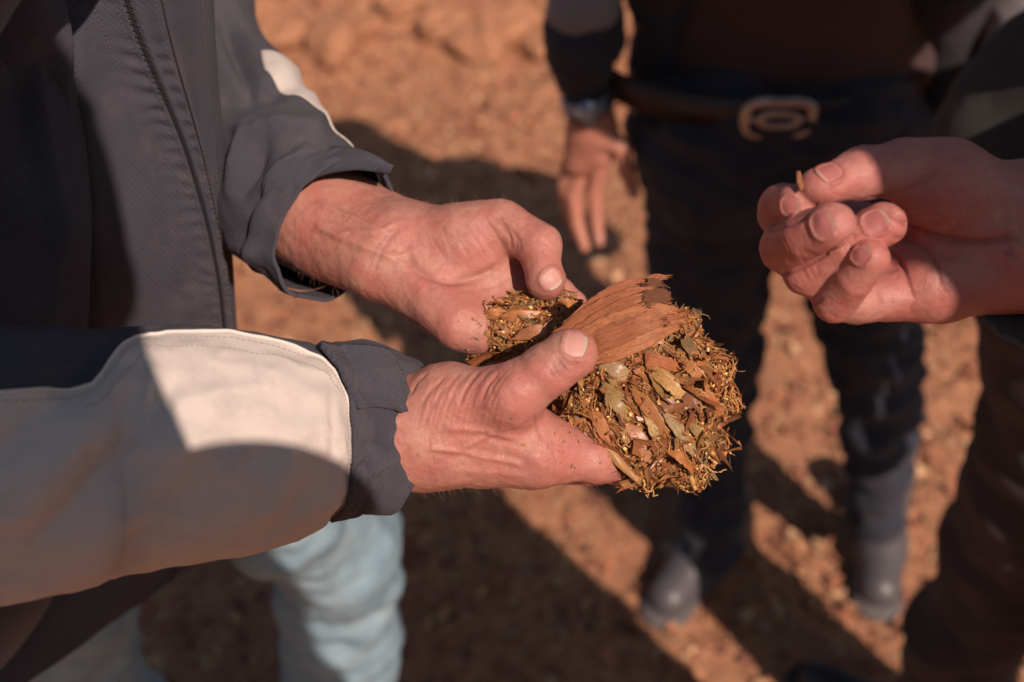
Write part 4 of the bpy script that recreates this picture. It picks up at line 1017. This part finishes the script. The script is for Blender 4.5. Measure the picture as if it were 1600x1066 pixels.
chs.nail((1312, 261), (1281, 273), .0100, None, M['nail_c'], normal=(-.20, -.12, .97))
chs.nail((1221, 321), (1247, 322), .0085, None, M['nail_c'])
chs.nail((1270, 358), (1300, 344), .0118, None, M['nail_c'])
chs.nail((1350, 355), (1386, 338), .0104, None, M['nail_c'])
chs.nail((1336, 410), (1354, 388), .0084, None, M['nail_c'])
chand = chs.finish('hand', M['skin_c'], C_)
V, F, uv = flake(1, .35, .5, 9, 4, 2)
fr = frame_dir(view0, P(1246, 270, .51) - P(1250, 292, .51)); q = (V * [.0085, .0075, .0085]) @ fr.T + P(1249, 284, .511)
o = link('chip', mesh('chip', q, F, True, uv), M['husk2'], None, label='tiny orange brown chip pinched between thumb and forefinger of the hand at the right', cat='chip'); md = o.modifiers.new('t', 'SOLIDIFY'); md.thickness = .0012; md.offset = 0
M['c_cloth'] = fabric('black green cloth', (.018, .020, .018), (.028, .028, .026), .0012, .00015, dirt=(.1, .08, .06), dirt_amt=.1, sheen=.08)
M['c_trouser'] = fabric('dark brown trousers', (.040, .030, .030), (.055, .038, .036), uv=False, dirt=(.1, .06, .04), dirt_amt=.2, sheen=.08)
# cuff of C's sleeve, open towards the hand
CS = Tube([(2300, 60, .72, 190, 1), (2000, 250, .64, 175, 1), (1800, 360, .585, 160, 1), (1700, 400, .565, 148, 1), (1640, 418, .556, 140, 1)])
def fold_c(p, sv, u, su):
    a = np.clip((sv - 3.2) / .8, 0, 1)
    return fbm(np.stack([sv, u / 60.0, sv * 0 + 9], -1), 2, 3, 3) * .003 + a * .012 * np.clip(-np.cos(np.radians(u)) - .2, 0, 1)
CS.patch('sleeve', 0, 4, -180, 180, 120, 120, M['c_cloth'], C_, 0, fold_c, .002)
V, F = [], []; tube_mesh(V, F, spline([P(1536, 488, .548), P(1546, 505, .545), P(1568, 524, .543), P(1605, 540, .545), P(1660, 560, .55)], 24), .0016, 8)
link('cuff_seam', mesh('cuff_seam', V, F), M['navy'], C_)
cl = Tube([(1610, 400, .60, 98, 1), (1585, 452, .556, 62, 1)])
# lower lip of the cuff
rows_ = []
L1 = spline([(1534, 487, .548), (1545, 505, .545), (1568, 524, .543), (1605, 541, .545), (1680, 560, .55)], 20); L2 = spline([(1560, 468, .565), (1580, 480, .565), (1610, 488, .565), (1640, 490, .565), (1700, 500, .565)], 20)
V = []
for i in range(20):
    for j in range(8):
        k = j / 7; q = L1[i] * (1 - k) + L2[i] * k; V.append(P(q[0], q[1], q[2] - .004 * math.sin(k * 3.14) + .0008 * math.sin(i * 1.3 + j)))
F = [(i * 8 + j, (i + 1) * 8 + j, (i + 1) * 8 + j + 1, i * 8 + j + 1) for i in range(19) for j in range(7)]
o = link('cuff', mesh('cuff', V, F, True, np.array([(v[0], v[2]) for v in V])), M['c_cloth'], C_); md = o.modifiers.new('t', 'SOLIDIFY'); md.thickness = .0025; md.offset = 0

def garment(name, sdf, h, mat, parent, fold=.006, sc=11, seed=3, stretch=(1, 1, 1.8)):
    V, Q = sdf.build(h); N = vnormals(V, Q)
    V = V + N * (fbm(V * list(stretch), sc, seed, 3) * fold + np.maximum(0, vnoise(V * [1, 1, 3.0], sc * .8, seed + 3)) * fold * .8)[:, None]
    return link(name, mesh(name, V, Q), mat, parent)
s_ = SDF().chain([(.585, .855, 1.02), (.625, .890, .66), P(1494, 1060, 1.66), (.65, .90, .09)], [.098, .082, .072, .066], .03)
s_.chain([(.70, .76, 1.0), (.76, .66, .55), (.79, .62, .09)], [.10, .075, .06], .03).cone((.58, .86, 1.0), (.70, .78, 1.0), .11, .11, .06)
garment('trousers', s_, .009, M['c_trouser'], C_, .016, 9, 5)
s_ = SDF().chain([P(1860, 60, .90), P(1628, 245, .97), P(1750, 300, 1.02)], [.065, .064, .06], .08).chain([(.58, .80, 1.40), (.62, .84, 1.2), (.65, .83, 1.04)], [.14, .15, .12], .1).cone((.54, .76, 1.47), (.84, .82, 1.47), .07, .07, .08)
s_.cone((.55, .74, 1.46), P(2300, 60, .72), .065, .06, .05).chain([(.86, .80, 1.46), (.92, .80, 1.2), (.90, .74, .95)], [.07, .06, .05], .05)
garment('jacket', s_, .010, M['c_cloth'], C_, .010, 8, 2)
M['shoe_dark'] = plain('dark shoe leather', (.035, .028, .028), .4, 0, .3, 60)
shoe((.67, .90, 0), 2.5, (M['shoe_dark'], M['sole'], M['lace']), C_, .30, 'shoe'); shoe((.81, .62, 0), 2.6, (M['shoe_dark'], M['sole'], M['lace']), C_, .30, 'shoe')
def head_on(parent, x, y, z, face, skin=None, hair='hair_dark', cap=False, shade_hat=False):
    """head with face, ears and hair; face = direction angle it looks to"""
    c_, s2 = math.cos(face), math.sin(face); f = np.array([c_, s2, 0]); r_ = np.array([-s2, c_, 0]); u = np.array([0, 0, 1.]); o_ = np.array([x, y, z])
    rot = np.stack([f, r_, u], 1)
    q = SDF().ell(o_ + u * .02, (.095, .076, .105), .02, rot).ell(o_ + f * .035 - u * .045, (.055, .055, .065), .03, rot).ell(o_ + f * .095 - u * .005, (.018, .012, .024), .012, rot)
    q.ell(o_ + f * .082 - u * .048, (.012, .022, .006), .006, rot).ell(o_ + r_ * .077, (.018, .008, .03), .008, rot).ell(o_ - r_ * .077, (.018, .008, .03), .008, rot)
    q.cone(o_ - u * .20 - f * .015, o_ - u * .06 - f * .01, .058, .055, .03)
    for s3 in (1, -1): q.cut(o_ + f * .098 + r_ * .03 * s3 + u * .012, o_ + f * .10 + r_ * .032 * s3 + u * .012, .012, .012, .01)
    V, Q = q.build(.005); hd = link('head', mesh('head', V, Q), M['skin_b'], parent)
    V, Q = SDF().ell(o_ + u * .052 - f * .018, (.094, .082, .085), .02, rot).build(.006); N = vnormals(V, Q)
    link('hair', mesh('hair', V + N * (fbm(V, 60, 2, 3) * .004)[:, None], Q), M[hair], hd)
    for s3 in (1, -1):
        V, Q = SDF().ell(o_ + f * .086 + r_ * .031 * s3 + u * .012, (.0115, .0115, .0115), .002).build(.002); link('eye', mesh('eye', V, Q), M['thread'], hd)
    if cap:
        V, Q = SDF().ell(o_ + u * .055, (.105, .09, .08), .02, rot).cone(o_ + f * .08 + u * .06, o_ + f * .15 + u * .052, .07, .055, .02, u, .1).build(.006); link('cap', mesh('cap', V, Q), M['navy_dark'], hd)
    if shade_hat:
        V, Q = SDF().ell(o_ + u * .085, (.10, .088, .095), .03, rot).ell(o_ + u * .06, (.265, .25, .018), .03, rot).build(.008); link('shade_hat', mesh('shade_hat', V, Q), M['c_cloth'], hd)  # wide brim added out of view to shade the man in back
    return hd
head_on(C_, .63, .79, 1.69, 2.9, shade_hat=True)

# ================================================================== PERSON B : in the background, facing the camera
B_ = empty('person', (.45, 1.30, 0), 'man standing in the background in an open dark jacket, maroon shirt and large belt buckle', 'person')
M['b_jacket'] = fabric('black blue jacket', (.020, .021, .030), (.030, .030, .040), uv=False, dirt_amt=.05, sheen=.08)
M['b_shirt'] = fabric('dark maroon shirt', (.055, .030, .030), (.065, .036, .034), uv=False, dirt_amt=.05, sheen=.08)
M['b_trouser'] = fabric('dark navy jeans', (.020, .024, .036), (.030, .032, .046), uv=False, dirt=(.06, .06, .08), dirt_amt=.3, sheen=.08)
M['b_lit'] = fabric('painted sunlit sleeve', (.20, .19, .21), (.16, .16, .18), uv=False, dirt_amt=.1, sheen=.1)  # lighter copy of the jacket cloth, sunlight put into its colour
s_ = SDF().cone(P(1130, 250, 1.55), P(1305, 250, 1.55), .105, .105, .06).cone(P(1130, 190, 1.50), P(1305, 190, 1.50), .11, .11, .06)
s_.chain([P(1118, 290, 1.56), P(1116, 560, 1.76), P(1112, 790, 1.98), P(1108, 850, 2.04)], [.092, .064, .050, .052], .02)
s_.chain([P(1318, 290, 1.56), P(1366, 540, 1.76), P(1375, 740, 1.93), P(1368, 800, 1.99)], [.098, .070, .046, .046], .02)
garment('trousers', s_, .009, M['b_trouser'], B_, .014, 14, 7, (1, 1, 2.6))
s_ = SDF().ell(P(1240, -20, 1.50), (.185, .15, .20), .05).ell(P(1240, 70, 1.50), (.185, .135, .13), .05).cone(P(1215, -560, 1.22), P(1240, -200, 1.4), .15, .17, .1)
garment('shirt', s_, .010, M['b_shirt'], B_, .003, 9, 9)
def band(name, rows_, mat, parent, hgt, thick, z):
    V = []; n = len(rows_); hs = hgt / 2
    for p in rows_:
        for dz_ in (-hs, hs): V.append(np.array(p) + [0, 0, dz_])
    F = [(2 * i, 2 * i + 2, 2 * i + 3, 2 * i + 1) for i in range(n - 1)]
    o = link(name, mesh(name, V, F), mat, parent); md = o.modifiers.new('t', 'SOLIDIFY'); md.thickness = thick; md.offset = 0; return o
M['belt'] = plain('black belt leather', (.035, .022, .018), .45, 0, .3, 80); M['brass'] = plain('worn buckle metal', (.50, .40, .35), .35, .7, .3, 90, .001)
bc = P(1215, 182, 1.385)
belt_pts = [bc + np.array([.215 * math.sin(a), .135 - .135 * math.cos(a), .012 * (1 - math.cos(a)) * 0]) for a in np.linspace(-2.2, 2.2, 50)]
band('belt', belt_pts, M['belt'], B_, .040, .005, 0)
# buckle: oval frame with a waist and an inner bar shaped like a figure eight
BK = []
V, F = [], []
def ring(a, b, ctr, r, pw=2.0, n=40):
    P_ = []
    for i in range(n + 1):
        t_ = 2 * math.pi * i / n; cx = np.sign(math.cos(t_)) * abs(math.cos(t_)) ** (2 / pw); cz = np.sign(math.sin(t_)) * abs(math.sin(t_)) ** (2 / pw)
        P_.append(ctr + np.array([a * cx, -.004 - .01 * (1 - cx * cx) * 0, b * cz * (1 - .18 * (1 - abs(cx)))]))
    return P_
tube_mesh(V, F, ring(.041, .026, bc, .006, 3.0), .0068, 8, False); tube_mesh(V, F, ring(.024, .010, bc + [0, -.004, 0], .004), .0046, 8, False)
tube_mesh(V, F, [bc + [-.040, -.005, 0], bc + [-.024, -.007, 0]], .004, 8); tube_mesh(V, F, [bc + [.040, -.005, 0], bc + [.024, -.007, 0]], .004, 8); tube_mesh(V, F, [bc + [0, -.008, -.013], bc + [0, -.006, -.028]], .004, 8)
link('belt_buckle', mesh('belt_buckle', V, F), M['brass'], B_)
# jacket: two open fronts, back and sleeves
s_ = SDF().chain([P(1040, -330, 1.20), P(1036, -60, 1.38), P(1034, 110, 1.49), P(1032, 175, 1.53)], [.070, .042, .034, .028], .04, (0, 1, 0), 1.0)
s_.chain([P(1480, -330, 1.22), P(1490, -60, 1.38), P(1490, 110, 1.50), P(1492, 180, 1.54)], [.080, .062, .046, .030], .04)
s_.cone(P(1050, -100, 1.60), P(1470, -100, 1.60), .10, .10, .06).cone(P(1060, 100, 1.72), P(1460, 100, 1.72), .08, .08, .06).cone((.17, 1.33, 1.45), (.66, 1.33, 1.45), .07, .07, .07)
garment('jacket', s_, .009, M['b_jacket'], B_, .006, 10, 4)
s_ = SDF().chain([(.16, 1.32, 1.44), P(915, -60, 1.38), P(914, 60, 1.42), P(914, 160, 1.465)], [.062, .048, .043, .031], .02)
garment('sleeve', s_, .006, M['b_jacket'], B_, .006, 16, 4, (1, 1, 2.5))
s_ = SDF().chain([(.70, 1.32, 1.44), P(1590, -60, 1.38), P(1600, 90, 1.44), P(1608, 210, 1.49)], [.062, .05, .045, .036], .02)
garment('sleeve', s_, .006, M['b_jacket'], B_, .006, 16, 8, (1, 1, 2.5))
s_ = SDF().chain([P(917, -90, 1.375), P(915, 8, 1.395)], [.051, .048], .02); garment('painted_sunlit_sleeve', s_, .006, M['b_lit'], B_, .004, 16, 6)  # pale shell over the sleeve top paints it as sunlit
s_ = SDF().chain([P(1592, -60, 1.365), P(1600, 80, 1.405)], [.050, .046], .02); garment('painted_sunlit_sleeve', s_, .006, M['b_lit'], B_, .004, 16, 6)
V, F = [], []; tube_mesh(V, F, spline([P(1503, -80, 1.34), P(1506, 60, 1.42), P(1500, 150, 1.47), P(1493, 210, 1.50)], 20), .004, 6); link('jacket_zip', mesh('jacket_zip', V, F), M['brass'], B_)
V, F = [], []
for (x, y, d) in ((1001, 38, 1.43), (990, 172, 1.49)): tube_mesh(V, F, [P(x, y, d - .01), P(x, y, d + .02)], .007, 10)
link('snap_buttons', mesh('snap_buttons', V, F), M['brass'], B_)
# his right hand
bh = SDF()
bh.cone(P(915, 140, 1.455), P(925, 200, 1.485), .0285, .027, .01).cone(P(925, 195, 1.485), P(915, 250, 1.515), .026, .020, .015, (1, 0, 0), 1).cone(P(935, 200, 1.48), P(938, 240, 1.50), .024, .020, .014).cone(P(912, 205, 1.49), P(898, 255, 1.52), .022, .016, .014)
bh.chain([P(940, 212, 1.475), P(970, 230, 1.475), P(978, 264, 1.49), P(990, 302, 1.50)], [.018, .0120, .0105, .0085], .006)
bh.chain([P(942, 245, 1.50), P(929, 300, 1.53), P(932, 344, 1.545), P(936, 378, 1.55)], [.0135, .0112, .0098, .0080], .003)
bh.chain([P(915, 252, 1.52), P(896, 308, 1.545), P(902, 350, 1.56), P(914, 386, 1.565)], [.0130, .0108, .0096, .0080], .003)
bh.chain([P(897, 258, 1.53), P(889, 305, 1.555), P(895, 340, 1.57), P(903, 372, 1.575)], [.012, .0108, .0100, .008], .004)
bh.chain([P(888, 255, 1.53), P(882, 290, 1.55), P(886, 320, 1.565), P(893, 345, 1.57)], [.0108, .0095, .0088, .0072], .004)
V, Q = bh.build(.0022); link('hand', mesh('hand', V, Q), M['skin_b'], B_)
for (x, y, d, w_, h_) in ((990, 302, 1.492, .005, .006), (936, 374, 1.542, .004, .005)):
    V, Q = SDF().ell(P(x, y, d), (w_, .004, h_), .002).build(.0012); link('nail', mesh('nail', V, Q), M['nail'], B_)
M['steel'] = plain('watch steel', (.30, .33, .40), .3, .8)
wt = P(918, 158, 1.462); ax_ = P(925, 200, 1.485) - P(915, 140, 1.455); ax_ /= np.linalg.norm(ax_); u_ = np.cross(ax_, [0, 1, 0]); u_ /= np.linalg.norm(u_); v_ = np.cross(ax_, u_)
V, F = [], []; 
for off in (-.006, 0, .006): tube_mesh(V, F, [wt + ax_ * off + (u_ * math.cos(a) + v_ * math.sin(a)) * .031 for a in np.linspace(0, 2 * math.pi, 30)], .0042, 6, False)
wo = link('wristwatch', mesh('wristwatch', V, F), M['steel'], B_)
V, F = [], []; wf = wt - v_ * .034 * np.sign(v_[1]) ; tube_mesh(V, F, [wf, wf + (wf - wt) * .25], [.018, .0165], 20); link('watch_face', mesh('watch_face', V, F), M['steel'], wo)
M['b_shoe'] = plain('grey shoe leather', (.085, .08, .085), .42, 0, .2, 60); M['b_shoe_sole'] = plain('shoe sole', (.10, .09, .09), .7)
e = G(1368, 815); f_ = G(1366, 925); an = math.atan2(f_[1] - e[1], f_[0] - e[0]); shoe((e[0], e[1] - .0, 0), an, (M['b_shoe'], M['b_shoe_sole'], M['b_shoe_sole']), B_, .29, 'shoe')
e = G(1126, 850); f_ = G(1074, 915); an = math.atan2(f_[1] - e[1], f_[0] - e[0]); shoe((e[0], e[1], 0), an, (M['b_shoe'], M['b_shoe_sole'], M['b_shoe_sole']), B_, .29, 'shoe')
head_on(B_, .42, 1.27, 1.67, -1.9)

# ================================================================== the photographer and a second onlooker, behind the camera
def bystander(x, y, h, face, label, jk, tr, top, arms='down', wide=1.0, cap=False, pw=1.3):
    o = empty('person', (x, y, 0), label, 'person'); c_, s2 = math.cos(face), math.sin(face)
    f = np.array([c_, s2, 0]); r_ = np.array([-s2, c_, 0]); b = np.array([x, y, 0.]); u = np.array([0, 0, 1.]); k = h / 1.78
    tp = np.array([top[0] - x, top[1] - y, 0]); T_ = lambda a, d, z: b + f * a * k + tp * (max(0, z - .5) / 1.155) ** pw + r_ * d * k * wide + u * z * k
    q = SDF()
    for s3 in (1, -1): q.chain([T_(0, .10 * s3, .90), T_(.02, .11 * s3, .50), T_(-.01, .12 * s3, .09)], [.095, .068, .055], .03)
    q.cone(T_(0, .06, .95), T_(0, -.06, .95), .12, .12, .05); garment('trousers', q, .014, tr, o, .008, 9, 3)
    q = SDF().chain([T_(0, 0, .92), T_(.02, 0, 1.15), T_(0, 0, 1.33)], [.15, .15, .15], .08).cone(T_(-.02, .17, 1.42), T_(-.02, -.17, 1.42), .075, .075, .08).cone(T_(0, .07, .95), T_(0, .1, 1.35), .12, .11, .08).cone(T_(0, -.07, .95), T_(0, -.1, 1.35), .12, .11, .08)
    for s3 in (1, -1):
        if arms == 'down': a3 = [T_(-.02, .21 * s3, 1.42), T_(0, .27 * s3, 1.12), T_(.10, .26 * s3, .88)]
        elif arms == 'camera': a3 = [T_(-.02, .20 * s3, 1.40), T_(.06, .25 * s3, 1.20), (np.array([.172, -.10, 1.722]) if s3 < 0 else np.array([-.06, -.09, 1.68]))]
        else: a3 = [T_(-.02, .20 * s3, 1.42), T_(.05, .27 * s3, 1.22), T_(.13, .09 * s3, 1.46)]
        q.chain(a3, [.066, .052, .040], .03)
        hd = SDF().cone(a3[2], a3[2] + (a3[2] - a3[1]) * .28, .028, .03, .01)
        w_ = a3[2] + (a3[2] - a3[1]) * .28; dn = (a3[2] - a3[1]) / np.linalg.norm(a3[2] - a3[1]); sd2 = np.cross(dn, f + .01); sd2 /= np.linalg.norm(sd2)
        for j in range(4): hd.chain([w_ + sd2 * (.024 - .016 * j), w_ + sd2 * (.026 - .017 * j) + dn * .05, w_ + sd2 * (.024 - .016 * j) + dn * .075 + f * .01], [.010, .009, .008], .004)
        if arms == 'camera':
            e_ = a3[2] + (np.array([-.035, .015, .063]) if s3 < 0 else np.array([.03, .02, .02])); hd = SDF().cone(a3[2], e_, .032, .034, .01)
            if s3 < 0: hd.ell((.132, -.085, 1.790), (.070, .032, .050), .01)  # extra lump, out of view, added to broaden the fist's cast shadow
            for j in range(4): hd.chain([e_ + [.01 - .001 * j, .005, .006 - .016 * j], e_ + [-.012, .035, .004 - .016 * j], e_ + [-.034, .022, .002 - .016 * j]], [.010, .0095, .0085], .003)
            w_ = e_
        if arms != 'camera': hd.chain([a3[2] + f * .02, w_ + f * .04, w_ + f * .045 + dn * .03], [.014, .011, .009], .006)
        V, Q = hd.build(.004); link('hand', mesh('hand', V, Q), M['skin_b'], o)
    garment('jacket', q, .014, jk, o, .010, 8, 6)
    hc = T_(.03, 0, 1.655); head_on(o, hc[0], hc[1], hc[2], face, cap=cap)
    for s3 in (1, -1): p = T_(0, .12 * s3, 0); shoe((p[0] - .03 * c_, p[1] - .03 * s2, 0), face, (M['shoe_dark'], M['sole'], M['lace']), o, .29, 'shoe')
    return o
ph = bystander(.02, -.34, 2.14, 1.6, 'tall photographer in a dark jacket standing right behind the viewpoint', M['b_jacket'], M['c_trouser'], (.046, -.11), 'camera', .8)
bystander(.66, .0, 2.03, 1.9, 'onlooker in dark clothes standing behind and right of the viewpoint', M['navy_dark'], M['b_trouser'], (.48, .05), 'down', .60, pw=4)
cm = empty('photo_camera', (0, -.07, 1.70), 'black photo camera held by the photographer behind the viewpoint', 'camera')
M['plastic'] = plain('black plastic', (.02, .02, .02), .4)
V, Q = SDF().cone((-.055, -.078, 1.73), (.09, -.078, 1.73), .052, .052, .01, (0, 1, 0), .5).cone((.055, -.075, 1.68), (.058, -.068, 1.73), .026, .024, .01).cone((-.01, -.075, 1.73), (.01, -.072, 1.755), .024, .016, .01).build(.004)
link('body', mesh('body', V, Q), M['plastic'], cm)
V, F = [], []; tube_mesh(V, F, [np.array([0, -.06, 1.715]), np.array([0, -.035, 1.715]), np.array([0, -.012, 1.70])], [.033, .035, .033], 24); link('lens', mesh('lens', V, F), M['plastic'], cm)
